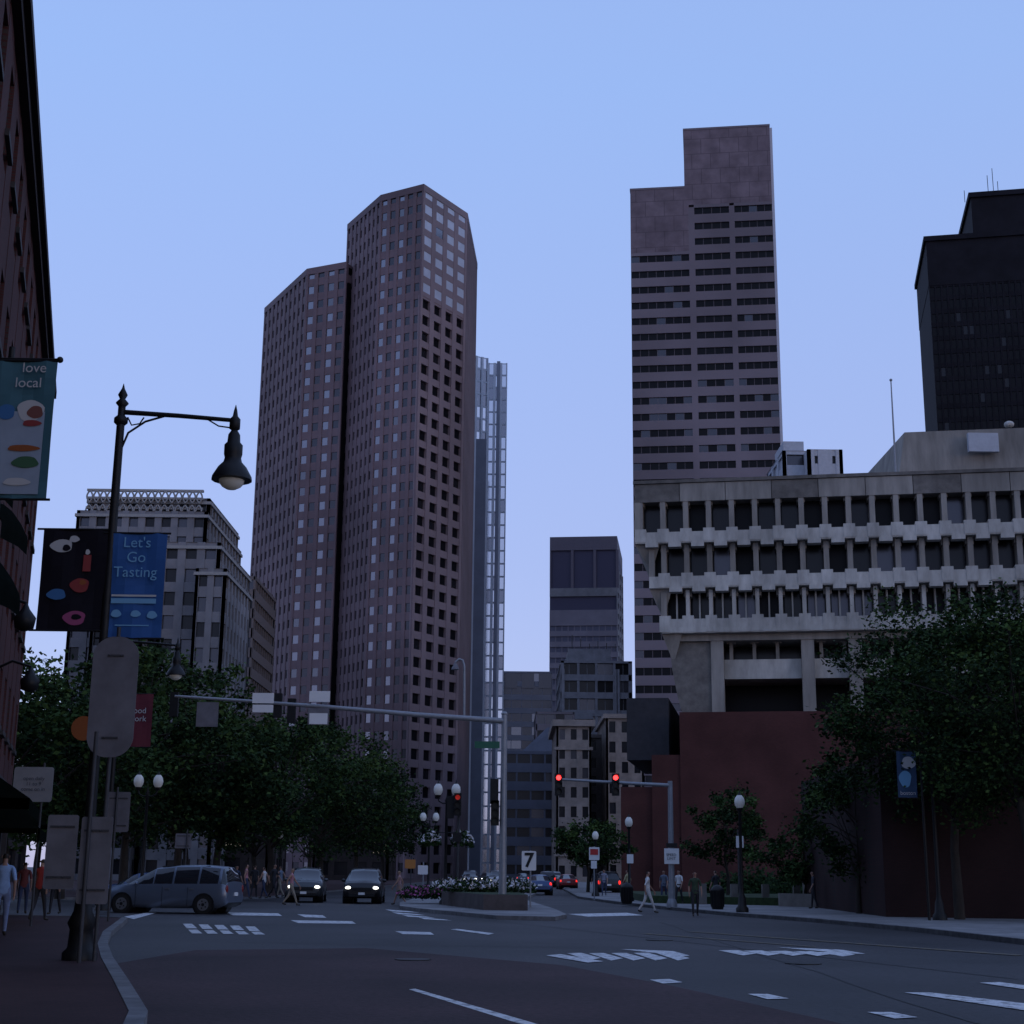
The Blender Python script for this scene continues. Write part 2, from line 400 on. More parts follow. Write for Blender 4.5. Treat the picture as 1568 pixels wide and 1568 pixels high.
mb.fb(pl,d,n,0.1,L-.1,-38,-1.0,0,zl-.1,0)
mb.fb(pl,d,n,L,L+.6,-4,-.1,0,173.6,4)
mb.obj('banded_office_tower',[strip28,gl_black,gl_dim,panel28,edge28])
# dark tower on the right
mb=MB()
A=atZ(1486,297,182);B=atZ(1568,291,182)
pl,zl=on_line(1418,364,A,B)
d,n,L=dn(pl,B);E=(pl[0]+d[0]*46,pl[1]+d[1]*46);s0=math.hypot(A[0]-pl[0],A[1]-pl[1])
facade(mb,pl,E,0,zl-14,bw=1.6,fh=3.8,pw=.3,sh=.35,rec=.3,pr=0,sr=.1,wall=0,glass=((1,14),(2,1)),jit=0)
mb.fb(pl,d,n,-.1,46,-34,.05,zl-14,zl,0);mb.fb(pl,d,n,0,46,-34,-.5,0,zl-14.1,0)
mb.fb(pl,d,n,s0,46,-34,-.02,zl+.01,182,0)
mb.fb(pl,d,n,s0-.6,46,-34,.6,180.8,182.2,0);mb.fb(pl,d,n,-.7,46,-34,.6,zl-1.2,zl+.2,0)
for k,(s,h) in enumerate(((6+s0,7),(7.4+s0,9),(8.6+s0,5),(s0-.3,3))):
    x=pl[0]+d[0]*s;y=pl[1]+d[1]*s+4;mb.tube([(x,y,181.5),(x,y,182+h)],.09,1,5)
mb.obj('black_office_tower',[blackm,gl_black,gl_dark])
# distant tower in the centre
mb=MB();Y=520
A=(atY(842,823,Y)[0],Y);B=(atY(944,823,Y)[0],Y-3);z=atY(890,823,Y)[1]
C=(atY(954,855,Y+12)[0],Y+12)
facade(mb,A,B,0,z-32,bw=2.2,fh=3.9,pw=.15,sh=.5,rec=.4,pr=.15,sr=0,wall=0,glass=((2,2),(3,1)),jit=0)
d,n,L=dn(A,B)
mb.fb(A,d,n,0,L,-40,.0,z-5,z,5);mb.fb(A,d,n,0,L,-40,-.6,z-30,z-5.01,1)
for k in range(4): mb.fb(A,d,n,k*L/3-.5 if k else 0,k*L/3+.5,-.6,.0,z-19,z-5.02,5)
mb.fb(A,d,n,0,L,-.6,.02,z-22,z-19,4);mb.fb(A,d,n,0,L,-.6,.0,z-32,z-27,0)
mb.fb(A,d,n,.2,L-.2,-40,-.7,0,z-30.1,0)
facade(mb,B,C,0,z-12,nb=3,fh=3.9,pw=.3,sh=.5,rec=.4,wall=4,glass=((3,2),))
mb.obj('distant_office_tower',[brownm,M('window_hazy_dark',(.06,.056,.085),.7,noise=0,spec=.1),M('window_hazy_grey',(.085,.085,.12),.5,noise=0),M('window_hazy_mid',(.075,.073,.105),.5,noise=0),greyst,M('brown_cap',(.10,.085,.105),.7,noise=.1)])  # bluish lifted window tones paint the distance haze into the glass
def simple(name,u0,u1,vt,Y,D,mats,zb=0,skew=0,cap=0,**k):
    mb=MB();A=(atY(u0,vt,Y)[0],Y+skew);B=(atY(u1,vt,Y)[0],Y);z=atY((u0+u1)/2,vt,Y)[1]
    pts=rectpts(A,B,D)
    bld(mb,pts,zb,z,wall=0,**k)
    if cap: 
        d,n,L=dn(A,B);mb.fb(A,d,n,-cap,L+cap,-D-cap,cap,z-.02,z+cap*1.5,0)
    return mb,A,B,z,mats,name
r=simple('framed_office_block',858,968,1012,350,30,None,bw=4,fh=4.2,pw=.14,sh=.35,rec=.9,pr=.1,sr=0,glass=((1,3),(2,2),(3,1)),mull=True)
d,n,L=dn(r[1],r[2]);r[0].fb(r[1],d,n,2,L-5,-20,-2,r[3],r[3]+3.2,0);r[0].fb(r[1],d,n,-4,L*.45,-20,.6,r[3]-14,r[3]-12.6,0)
for s in(0.3,L*.75,L*.78): r[0].fb(r[1],d,n,s,s+.7,-1,.5,0,r[3]-2,0)
for s in range(6):
    x=r[1][0]+3+s*2.1;r[0].tube([(x,r[1][1]+4,r[3]+3),(x,r[1][1]+4,r[3]+3+random.uniform(1,4))],.1,1,4)
r[0].obj(r[5],[M('grey_frame',(.24,.24,.26),.8,noise=.2,scale=.6),gl_dark,gl_dim,gl_black])
r=simple('office_block',820,880,1090,330,20,None,bw=2.4,fh=3.8,pw=.1,sh=.4,rec=.4,pr=.1,sr=0,glass=((1,3),(2,2)))
r[0].obj(r[5],[brownm,gl_dark,gl_dim])
kw=dict(fh=3.4,pw=.5,sh=.45,rec=.35,pr=0,sr=.04,glass=((1,3),(2,1)))
r=simple('old_limestone_building',852,905,1112,250,26,None,bw=2.0,cap=.7,**kw)
d,n,L=dn(r[1],r[2])
for z_ in(4.2,r[3]-4): r[0].fb(r[1],d,n,-.3,L+.3,-1,.3,z_,z_+.5,0)
r[0].obj(r[5],[beige,gl_dark,gl_dim])
r=simple('old_limestone_building',928,985,1100,262,26,None,bw=2.4,cap=.5,**kw)
r[0].obj(r[5],[beige,gl_dark,gl_dim])
r=simple('old_limestone_building',900,950,1130,275,20,None,bw=2.0,cap=.4,**kw)
r[0].obj(r[5],[M('dark_stone',(.10,.085,.08),.85,noise=.2),gl_dark,gl_dim])
r=simple('blue_glass_office_block',768,846,1028,430,30,None,bw=3.2,fh=4,pw=.06,sh=.4,rec=.3,pr=.2,sr=0,glass=((1,3),(2,2)),jit=0)
d,n,L=dn(r[1],r[2])
for k in range(3): r[0].fb(r[1],d,n,1+k*5,4.6+k*5,-.2,.12,r[3]-5,r[3]-.6,1)
r[0].obj(r[5],[bluem,gl_dim,gl_mid])
r=simple('slate_office_block',770,856,1150,300,25,None,bw=2.6,fh=3.9,pw=.12,sh=.5,rec=.4,pr=.1,sr=0,glass=((1,4),(2,1)),jit=0)
A=r[1];r[0].idx([(A[0]+4,A[1],r[3]),(A[0]+13,A[1],r[3]),(A[0]+13,A[1]+20,r[3]),(A[0]+4,A[1]+20,r[3]),(A[0]+9,A[1]+3,r[3]+5),(A[0]+13,A[1]+3,r[3]+6),(A[0]+13,A[1]+20,r[3]+6),(A[0]+9,A[1]+20,r[3]+5)],[(0,1,5,4),(4,5,6,7),(3,0,4,7),(1,2,6,5)],0)
r[0].obj(r[5],[M('slate_cladding',(.075,.08,.105),.6,noise=.2,scale=.3),gl_dark,gl_dim])  # slate colour lightened to carry some of the haze
r=simple('pale_apartment_block',1198,1262,690,235,15,None,zb=30,bw=5,fh=3.6,pw=.2,sh=.5,rec=.6,glass=((1,1),))
x,z=atY(1206,682,235);r[0].box((x+1.2,240,z-1),(3.4,8,4),0)
r[0].obj(r[5],[M('pale_render',(.36,.38,.42),.8,noise=.1),gl_dim])
r=simple('pale_apartment_block',1236,1290,688,232,15,None,zb=30,nb=2,nf=9,pw=.8,sh=.7,rec=.6,glass=((1,1),))
r[0].obj(r[5],[M('pale_render_b',(.38,.39,.42),.8,noise=.1),gl_dark])
# stepped grey residential tower on the left
mb=MB();Y=190
def blk2(u0,u1,vt,Y,D,skew=0,**k):
    A=(atY(u0,vt,Y)[0],Y+skew);B=(atY(u1,vt,Y)[0],Y);z=atY((u0+u1)/2,vt,Y)[1]
    bld(mb,rectpts(A,B,D),0,z,wall=0,**k)
    d,n,L=dn(A,B);mb.fb(A,d,n,-.2,L+.2,-D-.2,.2,z-.9,z-.5,4)
    return A,B,z
kk=dict(bw=2.3,fh=3.1,pw=.42,sh=.42,rec=.45,pr=0,sr=.1,glass=((1,2),(2,3)),jit=.003)
blk2(150,245,815,186,20,**kk)
A,B,z=blk2(118,318,782,194,26,**kk)
A,B,z=blk2(136,322,762,197,22,**kk)
A=(atY(134,752,196.6)[0],196.6);B=(atY(312,752,196.6)[0],196.6);d,n,L=dn(A,B)
zt=atY(220,748,196)[1];zb_=z-3.2
mb.fb(A,d,n,0,L,-10,-.9,zb_,zt-1,1)
for k in range(3): 
    zz=zb_+k*(zt-zb_)/3;mb.fb(A,d,n,0,L,-.3,.25,zz,zz+.3,4)
mb.fb(A,d,n,0,L,-.3,.25,zt-.3,zt,4)
nn=17
for k in range(nn):
    x0=A[0]+k*L/nn;x1=x0+L/nn;xm=(x0+x1)/2
    for j in range(2):
        za=zb_+.3+j*(zt-zb_)/3*1.4;zb2=za+(zt-zb_)/3*1.2
        for s in(1,-1):
            pts=[(xm+s*(L/nn)*.42*math.sin(t_*math.pi/6),A[1]-.35,za+(zb2-za)*t_/6) for t_ in range(7)]
            mb.tube(pts,.12,4,4)
blk2(250,338,830,184,22,**kk)
blk2(300,347,870,180,18,**kk)
blk2(176,226,850,182,10,**kk)
mb.obj('stepped_apartment_tower',[greyst,gl_dark,gl_dim,gl_mid,M('cream_lattice',(.26,.25,.24),.7,noise=.1),])
r=simple('brown_office_block',338,392,882,270,25,None,bw=2.6,fh=3.6,pw=.12,sh=.5,rec=.4,pr=.1,sr=0,glass=((1,2),(2,1)))
r[0].obj(r[5],[M('tan_brick',(.14,.115,.11),.85,noise=.15),gl_dark,gl_dim])
mb=MB()
for x0,x1,h,yy in((-110,-75,16,150),(-75,-52,12,148),(-52,-30,14,190),(-30,-18,10,230)):
    bld(mb,rectpts((x0,yy),(x1-.3,yy),15),0,h,wall=0,bw=3,fh=3.6,pw=.3,sh=.4,rec=.4,glass=((1,12),(2,1)))
mb.obj('row_of_low_shops',[M('dark_brick_shops',(.04,.03,.028),.85,noise=.2),gl_dark,gl_warm])
mb=MB()
bld(mb,rectpts((-9,480),(60,470),20),0,22,wall=0,bw=3,fh=3.6,pw=.3,sh=.4,rec=.4,glass=((1,4),(2,1)))
mb.obj('distant_street_building',[M('dark_facade',(.05,.05,.06),.85,noise=.2),gl_dark,gl_dim])
# ================= CITY HALL =================
A=atZ(971,737,36);B=atZ(1568,716,36);d,n,L0=dn(A,B);L=78
zv=lambda v:atY(985,v,A[1])[1]
rows=[(zv(770),zv(812),zv(833)),(zv(838),zv(878),zv(900)),(zv(906),zv(942),zv(968))]
cw=2.03
mb=MB()
zt=36.0
nbay=int(L/cw)
def q3(s,e,z): return (A[0]+d[0]*s+n[0]*e,A[1]+d[1]*s+n[1]*e,z)
mb.fb(A,d,n,0,L,-34,-.25,rows[0][0]+.02,zt-.3,5)
mb.fb(A,d,n,-.1,L,-34,.12,zt-.3,zt,5)
for k in range(int(L/(cw*2))+1):
    mb.fb(A,d,n,k*cw*2+.03,k*cw*2+cw*2-.03,-.3,0,rows[0][0],zt-.35,0 if k%3 else 5)
SI=[0.0,1.2,2.2];SN=[1.2,2.2,3.0]
for r_,(z1,z0,zb) in enumerate(rows):
    sI=SI[r_];eI=[0,-.5,-1.0][r_]
    back=eI-1.7
    mb.fb(A,d,n,sI+.4,L,-34,back,zb+.05,z1+.3,3)
    for k in range(nbay):
        s=.5+k*cw+(0 if r_<1 else cw)
        if s+cw>L: break
        wz=z0-.1
        g_=random.choice([2,2,2,3,3,3,8])
        mb.face([q3(s+.35,back+.04,wz),q3(s+cw-.25,back+.04,wz),q3(s+cw-.25,back+.03,z1),q3(s+.35,back+.04,z1)],g_)
        fw=.46 if r_<2 else .34
        mb.fb(A,d,n,s-fw/2,s+fw/2,back,eI-.05,z0-.2,z1+.25,0 if r_<2 else 1)
        # short bracket under the slab, set back from the blade
        mb.fb(A,d,n,s-.36,s+.36,back,eI-.45,z1-.3,z1+.28,0)
        if r_==2: mb.fb(A,d,n,s+cw/2-.07,s+cw/2+.07,back,back+.9,z0-.2,z1+.2,1)
        # alternate projecting tooth along the sill band
        mb.fb(A,d,n,s+.45,s+cw-.45,eI-.9,eI+.07,zb-.36 if r_<2 else zb+.05,zb+.02 if r_<2 else zb+.5,1)
        mb.fb(A,d,n,s-.5,s+.5,eI-1.0,eI+.05,zb+.1,z0+.04,1)
    mb.fb(A,d,n,sI,L,-34,eI,zb,z0-.25,1)
    mb.fb(A,d,n,sI,sI+.5,-34,eI-.01,z0-.25,z1+.25,0)
    sN=SN[r_];zn=zb-.9
    mb.idx([q3(sI,eI-.4,zb),q3(sN+1,eI-.4,zb),q3(sN+.3,eI-1.2,zn-1.2),q3(sN,eI-1.2,zn-1.2),q3(sI,-30,zb),q3(sN,-30,zn-1.2)],[(0,3,2,1),(0,4,5,3)],0)
zb3=rows[2][2]
zc=zv(1005);zd=zv(1035);zbk=zv(1094)
def sof(u,v=1000):
    p,_=on_line(u,v,A,B);return (p[0]-A[0])*d[0]+(p[1]-A[1])*d[1]
cols=[sof(1097),sof(1238),sof(1312)]
step=cols[1]-cols[0];st2=cols[2]-cols[1]
cols+=[cols[2]+step,cols[2]+step+st2,cols[2]+2*step+st2]
for s in cols: mb.fb(A,d,n,s-.55,s+.55,-4,-1.9,zbk-.2,zb3+.01,0)
mb.fb(A,d,n,cols[0],L,-34,-9,zbk-8,zb3+.02,3)  # black back wall, the darkness under the overhang as colour
for a,b in zip(cols[:-1],cols[1:]):
    mb.fb(A,d,n,a+.56,b-.56,-8,-3.0,zd,zc,1)
    k=a+1.2
    while k<b-.8:
        mb.fb(A,d,n,k-.15,k+.15,-6,-3.1,zc,zb3,0)
        mb.fb(A,d,n,k-.4,k+.4,-5,-3.05,zb3-.7,zb3+.005,0)
        k+=cw
    mb.fb(A,d,n,a+.56,b-.56,-8,-6.2,zc,zb3,2)
s1=cols[0]-.56
wl=[(2.8,zb3-.5),(3.0,zb3-3),(3.5,zbk+1.5),(4.2,zbk-1),(4.6,zbk-5)]
for (sa,za),(sb_,zb_2) in zip(wl[:-1],wl[1:]):
    mb.idx([q3(sa,-2.2,za),q3(s1,-2.2,za),q3(s1,-2.2,zb_2),q3(sb_,-2.2,zb_2),q3(sa,-30,za),q3(sb_,-30,zb_2)],[(3,2,1,0),(0,4,5,3)],5)
mb.fb(A,d,n,2.6,L,-30,-1.8,zb3-.6,zb3-.003,0)
mb.fb(A,d,n,4.7,s1,-30,-2.3,zbk-8,zb3-.6,5)
bsL=sof(1042,1100)
mb.fb(A,d,n,bsL,L,-32,1.5,-.2,zbk,4)
mb.fb(A,d,n,sof(1000,1180),bsL-.01,-32,1.3,-.2,zv(1158),4)
mb.fb(A,d,n,sof(952,1210),sof(1000,1180)-.01,-32,.8,-.2,zv(1206),4)
mb.fb(A,d,n,sof(957,1100),sof(1022,1100),-20,-1.5,zv(1162),zv(1066),6)
a,z_=atY(1362,720,140);b,zz=atY(1385,662,140)
mb.idx([(a,140,35),(b,140,zz),(a+60,132,zz+.6),(a+60,132,35),(a,165,35),(b,165,zz),(a+60,160,zz+.6),(a+60,160,35)],[(0,3,2,1),(0,1,5,4),(1,2,6,5)],0)
b2=atY(1480,690,139);mb.box((b2[0]+3,138.2,35.5),(.5,.3,8),0)
x,z_=atY(1483,692,138);x2,z2=atY(1527,664,138);mb.box(((x+x2)/2,138,(z_+z2)/2),(x2-x,.5,z2-z_),7)
x,z_=atY(1545,650,139);mb.ell((x,139,z_),(.5,.5,.35),1)
mb.obj('concrete_city_hall',[conc,concL,gl_dark,gl_black,brick,concD,M('dark_louvre',(.025,.025,.03),.8,noise=.2),M('rooftop_unit',(.34,.36,.4),.6,noise=.1),gl_dim])
m=MB();x,z_=atY(1370,690,137);m.tube([(x,137,34),(x,137,atY(1367,582,137)[1])],[.14,.06],0,6);m.ell((x,137,atY(1367,582,137)[1]),(.15,.15,.15),0);m.obj('flagpole',[alum])
m=MB();x0,y0=gnd(1378,1412)
m.prism([(x0,y0+2),(x0+40,y0-6),(x0+40,y0+20),(x0+.5,y0+20)],0,6.2,0,1);m.obj('brick_retaining_wall',[MB_brick('dark_brick',(.028,.013,.013),(.033,.015,.015),(.022,.016,.016),'x'),pavec])
m=MB();a=gnd(1195,1392);b=gnd(1376,1398)
m.prism([a,b,(b[0],b[1]+.5),(a[0],a[1]+.5)],.1,.75,0);m.prism([(a[0]+2,a[1]+4),(b[0],b[1]+4),(b[0],b[1]+4.5),(a[0]+2,a[1]+4.5)],.1,1.5,0)
m.prism([(a[0]+5,a[1]+9),(b[0],b[1]+9),(b[0],b[1]+9.5),(a[0]+5,a[1]+9.5)],.1,2.1,0)
for k in range(7):
    x=a[0]-5+k*1.6;m.box((x,a[1]+3,.6),(.35,.35,1.1),0)
m.obj('terrace_wall',[concD])
m=MB();m.prism([(a[0]-6,a[1]+5),(b[0],b[1]+4.6),(b[0],b[1]+25),(a[0]-6,a[1]+25)],.1,.5,0);m.obj('grass',[grassm])
# ================= LEFT BRICK ROW =================
mb=MB();Zr=20
c=[atZ(87,600,Zr),atZ(72,350,Zr),atZ(50,0,Zr)]
far,mid,near=c
d,n,L=dn(near,mid);nn_=(near[0]-d[0]*22,near[1]-d[1]*22)
for S,E in((nn_,near),(near,mid),(mid,far)):
    d,n,L=dn(S,E);S2=(S[0]-n[0]*.35,S[1]-n[1]*.35);E2=(E[0]-n[0]*.35,E[1]-n[1]*.35)
    facade(mb,S2,E2,4.2,19.4,bw=2.6,nf=4,pw=.55,sh=.42,rec=.25,pr=0,sr=.012,wall=0,glass=((1,3),(2,1)))
    facade(mb,S2,E2,0,4.2,bw=3.6,nf=1,pw=.15,sh=.25,rec=.3,pr=0,sr=.05,wall=3,glass=((1,2),(4,1)))
    mb.fb(S2,d,n,0,L,-12,-.3,0,19.9,0)
    mb.fb(S2,d,n,0,L,-.3,.2,19.4,19.7,5);mb.fb(S2,d,n,0,L,-.3,.35,19.7,20,5);mb.fb(S2,d,n,0,L,-.1,.12,4.1,4.4,3)
    k=1.3
    while k<L:
        for z in (4.7,8.5,12.3,16.1): mb.fb(S2,d,n,k-.75,k+.75,0,.1,z+.9,z+1.05,3)
        k+=2.6
mb.obj('brick_row_building',[brickY,gl_dark,gl_dim,M('dark_trim',(.035,.03,.03),.7,noise=.2),gl_warm,M('brown_cornice',(.022,.013,.013),.8,noise=.2)])
def fx(Y):
    t_=(Y-nn_[1])/(far[1]-nn_[1]);return nn_[0]+t_*(far[0]-nn_[0])-.2
awn=M('awning_canvas',(.006,.008,.007),1,noise=.2,spec=0)
for Y0,Y1,z in((30,36,4.0),(38,44,3.6),(46,51,3.9)):
    m=MB();xa,xb=fx(Y0),fx(Y1)
    m.idx([(xa,Y0,z),(xb,Y1,z),(xb+1.5,Y1+.3,z-1),(xa+1.5,Y0+.3,z-1),(xa+1.5,Y0+.3,z-1.3),(xb+1.5,Y1+.3,z-1.3),(xa,Y0,z-1),(xb,Y1,z-1)],[(0,3,2,1),(3,4,5,2),(0,6,3),(1,2,7)],0)
    m.obj('awning',[awn])
for Yc,z,rr,w_ in((25.5,8.4,.8,.9),(28.5,6.9,.9,1.0),(32,8.9,.75,.9)):
    m=MB();x=fx(Yc);rows_=[]
    for i_ in range(7):
        th=math.pi/2*i_/6
        rows_.append([(x+rr*math.sin(th)*(1-.12*abs(k-4)/4),Yc+(k-4)/4*w_,z+rr*math.cos(th)*(1-.35*((k-4)/4)**2)) for k in range(9)])
    for a_,b_ in zip(rows_[:-1],rows_[1:]):
        for k in range(8): m.face([a_[k],a_[k+1],b_[k+1],b_[k]],0,True)
    for k in range(8):
        a_=rows_[-1][k];b_=rows_[-1][k+1];m.face([a_,b_,(b_[0],b_[1],b_[2]-.3),(a_[0],a_[1],a_[2]-.3)],0)
    m.obj('window_canopy',[awn])
for Y0,z in((33,7.4),(38,6.6)):
    m=MB();x=fx(Y0);m.tube([(x,Y0,z),(x+.5,Y0,z+.25),(x+1.0,Y0,z+.1)],.035,0,6);m.lathe((x+1.0,Y0,z-.55),[(.05,0),(.22,.06),(.26,.3),(.1,.5),(.03,.65)],0,8)
    m.obj('wall_lantern',[blk])
# ================= TREES =================
def tree(name,x,y,h,rad,base,nclump=70,per=90,leaf=.28,seed=1,trunk=.22,z0=.1):
    rnd=random.Random(seed);m=MB()
    top=h*.6
    pts=[(0,0,0),(rnd.uniform(-.1,.1),rnd.uniform(-.1,.1),base*.6),(rnd.uniform(-.2,.2),rnd.uniform(-.2,.2),base),(rnd.uniform(-.4,.4),rnd.uniform(-.4,.4),top),(rnd.uniform(-.5,.5),0,h*.88)]
    m.tube(pts,[trunk*1.3,trunk,trunk*.85,trunk*.45,.03],0,8)
    cl=[]
    cz=(base*.85+h)/2;hz=(h-base*.85)/2
    for i in range(nclump):
        th=rnd.uniform(0,2*math.pi);ph=math.acos(rnd.uniform(-1,1));rr=rnd.uniform(.35,1.0)**.55
        wob=1+.22*math.sin(3*th+seed)+.15*math.sin(5*ph+seed*2)
        px=rad*rr*math.sin(ph)*math.cos(th)*wob;py=rad*rr*math.sin(ph)*math.sin(th)*wob;pz=cz+hz*rr*math.cos(ph)*(1+.05*math.sin(2*th))
        px*=1-.25*max(0,(pz-cz)/hz)
        cl.append((px,py,pz))
    for i,cc in enumerate(cl):
        if i%4==0:
            b=rnd.uniform(base*.8,min(top,max(base,cc[2]-.5)));s=(b/h*.3,0,b)
            md=(cc[0]*.5,cc[1]*.5,(b+cc[2])/2+.3)
            m.tube([s,md,cc],[trunk*.35,trunk*.2,.02],0,5,False)
        cr=rnd.uniform(.5,1.0)*rad*.24
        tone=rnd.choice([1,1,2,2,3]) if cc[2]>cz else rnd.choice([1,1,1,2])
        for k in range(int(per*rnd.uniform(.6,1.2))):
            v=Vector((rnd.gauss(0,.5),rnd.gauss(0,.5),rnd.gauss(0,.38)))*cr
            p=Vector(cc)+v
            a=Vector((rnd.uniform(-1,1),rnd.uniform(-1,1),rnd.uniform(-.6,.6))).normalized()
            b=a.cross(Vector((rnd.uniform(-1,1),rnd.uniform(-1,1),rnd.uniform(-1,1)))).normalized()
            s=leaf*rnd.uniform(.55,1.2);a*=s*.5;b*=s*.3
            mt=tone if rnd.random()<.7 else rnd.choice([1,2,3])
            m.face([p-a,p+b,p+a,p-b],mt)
    return m.obj(name,[bark]+leafs,loc=(x,y,z0),rot=rnd.uniform(0,6))
def trat(u,vt,Y,rad,base,name='street_tree',**k):
    X,Z=atY(u,vt,Y);return tree(name,X,Y,Z,rad,base,**k)
i=0
for u,vt,Y,rad,base in((30,1040,72,5,3.2),(120,1015,76,5.5,3.2),(215,985,82,5.5,3.4),(290,992,88,5.2,3.4),(345,1070,90,5,3.4),(425,1085,100,5.4,3.4),(500,1100,115,5.6,3.5),(550,1140,135,5.6,3.5),(590,1190,165,6,3.5),(180,1060,100,6,3),(400,1110,125,6.5,3),(300,1070,112,6.5,3),(80,1060,100,6,3),(480,1150,150,7,3)):
    i+=1;trat(u,vt,Y,rad,base,seed=i,nclump=90,per=120,leaf=.34)
trat(1440,915,55,4.4,4.2,seed=31,nclump=140,per=170,leaf=.2,trunk=.16)
trat(1545,905,52,4.2,4.4,seed=32,nclump=140,per=170,leaf=.2,trunk=.16)
trat(1400,985,60,3.2,4.4,seed=33,nclump=80,per=130,leaf=.2,trunk=.12)
trat(1500,960,66,4.2,3.8,seed=39,nclump=90,per=130,leaf=.24,trunk=.14)
trat(1305,1160,62,2.9,1.7,seed=34,nclump=80,per=110,leaf=.2,trunk=.1)
trat(1365,1180,66,2.6,1.7,seed=35,nclump=60,per=110,leaf=.2,trunk=.1)
trat(1110,1205,85,2.4,2.2,seed=36,nclump=60,per=100,leaf=.24,trunk=.09)
trat(900,1262,120,3.3,2.6,seed=37,nclump=60,per=100,leaf=.3,trunk=.12)
trat(1230,1270,75,2.4,1.2,seed=38,nclump=50,per=100,leaf=.22,trunk=.09)
def shrub(name,x,y,r,h,mats,seed,flower=False,n=900,leaf=.1):
    rnd=random.Random(seed);m=MB()
    for k in range(n):
        th=rnd.uniform(0,6.28);rr=math.sqrt(rnd.random());p=Vector((r[0]*rr*math.cos(th),r[1]*rr*math.sin(th),h*rnd.random()**.6*(1-.5*rr*rr)*(1+.2*math.sin(4*th))))
        a=Vector((rnd.uniform(-1,1),rnd.uniform(-1,1),rnd.uniform(-1,1))).normalized();b=a.orthogonal().normalized()
        s=leaf*rnd.uniform(.6,1.3);a*=s;b*=s*.6
        m.face([p-a,p+b,p+a,p-b],(rnd.choice([0,1]) if not flower or rnd.random()<.6 or p.z<h*.3 else 2))
    return m.obj(name,mats,loc=(x,y,.1))
for k in range(6):
    x,y=gnd(1140+k*40,1384);shrub('shrub',x,y+6,(1.6,1.2),1.5+.3*(k%2),leafs[:2],50+k,n=1100,leaf=.14)
# ================= STREET FURNITURE =================
def pend_lamp(Xb,Yb,Ht,arm,name='street_lamp',rot=0):
    m=MB()
    m.lathe((0,0,0),[(.30,0),(.30,.12),(.22,.2),(.20,.5),(.25,.6),(.16,.8),(.12,1.2),(.10,1.3)],0,12)
    m.tube([(0,0,1.2),(0,0,Ht-.45)],[.10,.075],0,10)
    m.lathe((0,0,Ht-.55),[(.08,0),(.13,.05),(.13,.12),(.07,.18),(.07,.36),(.12,.42),(.05,.5),(.09,.58),(.03,.7),(.005,.8)],0,10)
    za=Ht-.3
    m.tube([(0,0,za),(arm*.5,0,za-.06),(arm,0,za-.14)],[.05,.045,.04],0,8)
    m.tube([(0.03,0,za-.75),(.15,0,za-.4),(.45,0,za-.18),(.8,0,za-.07)],.022,0,6)
    m.tube([(.12,0,za-.1),(.2,0,za-.25),(.35,0,za-.22),(.42,0,za-.1)],.015,0,5)
    m.tube([(arm-.5,0,za-.13),(arm-.3,0,za-.25),(arm-.08,0,za-.28)],.015,0,5)
    m.lathe((arm,0,za-.34),[(.04,0),(.10,.04),(.10,.22),(.05,.28),(.03,.4),(.005,.5)],0,10)
    zl=za-1.28
    m.lathe((arm,0,zl),[(.37,0),(.36,.06),(.26,.24),(.17,.34),(.15,.42),(.17,.5),(.17,.66),(.12,.72),(.11,.86),(.05,.96)],0,16)
    m.ell((arm,0,zl+.02),(.24,.24,.2),1,14,8)
    return m.obj(name,[blk,globe],loc=(Xb,Yb,.13),rot=rot)
xb,yb=gnd(93,1482)
Xt,Zt_=atY(180,615,yb)
lampA=pend_lamp(xb+.3,yb,Zt_-.13+.1,2.1)
def banner(name,u0,v0,u1,v1,Y,mat,items=(),X=None):
    xa,za=atY(u0,v0,Y);xb_,zb_=atY(u1,v1,Y)
    cx,cz=(xa+xb_)/2,(za+zb_)/2;w,h=abs(xb_-xa),abs(za-zb_)
    e=empty(name,(cx,Y,cz))
    m=MB();nx=6
    for i_ in range(nx):
        for j_ in range(8):
            f=lambda a,b:(-w/2+w*a/nx,.02*math.sin(a*1.4+b*.5),-h/2+h*b/8)
            m.face([f(i_,j_),f(i_+1,j_),f(i_+1,j_+1),f(i_,j_+1)],0,True)
    m.obj('cloth',[mat],e)
    m=MB();m.tube([(-w/2-.12,0,h/2),(w/2+.06,0,h/2)],.02,0,6);m.tube([(-w/2-.12,0,-h/2),(w/2+.06,0,-h/2)],.02,0,6);m.obj('rods',[blk],e)
    for it in items:
        if it[0]=='t': text(it[1],it[2],(it[3]*w,-.05,it[4]*h),it[5],e)
        elif it[0]=='e':
            m=MB();N_=20;pts=[(it[1]*w+it[3]*math.cos(k*2*math.pi/N_)*(1+.12*math.sin(3*k*2*math.pi/N_+it[4]*40)),-.03-.003*it[6],it[2]*h+it[4]*math.sin(k*2*math.pi/N_)) for k in range(N_)];m.face(pts,0);m.obj('printed_shape',[it[5]],e)
        elif it[0]=='b':
            m=MB();m.box((it[1]*w,-.026,it[2]*h),(it[3],.002,it[4]),0);m.obj('printed_bar',[it[5]],e)
    return e
blueb=M('banner_blue',(.022,.085,.26),.7,noise=.08);cream=M('print_cream',(.42,.42,.42),.7,noise=.03);blackb=M('banner_black',(.010,.009,.014),.7,noise=.1,spec=.1)
pr=M('print_red',(.22,.035,.035),.7,noise=0);po=M('print_orange',(.24,.07,.02),.7,noise=0);pb=M('print_blue',(.04,.13,.3),.7,noise=0);pp=M('print_pink',(.28,.06,.15),.7,noise=0);pg=M('print_green',(.04,.10,.05),.7,noise=0);lb_=M('print_light_blue',(.14,.32,.5),.7,noise=0)
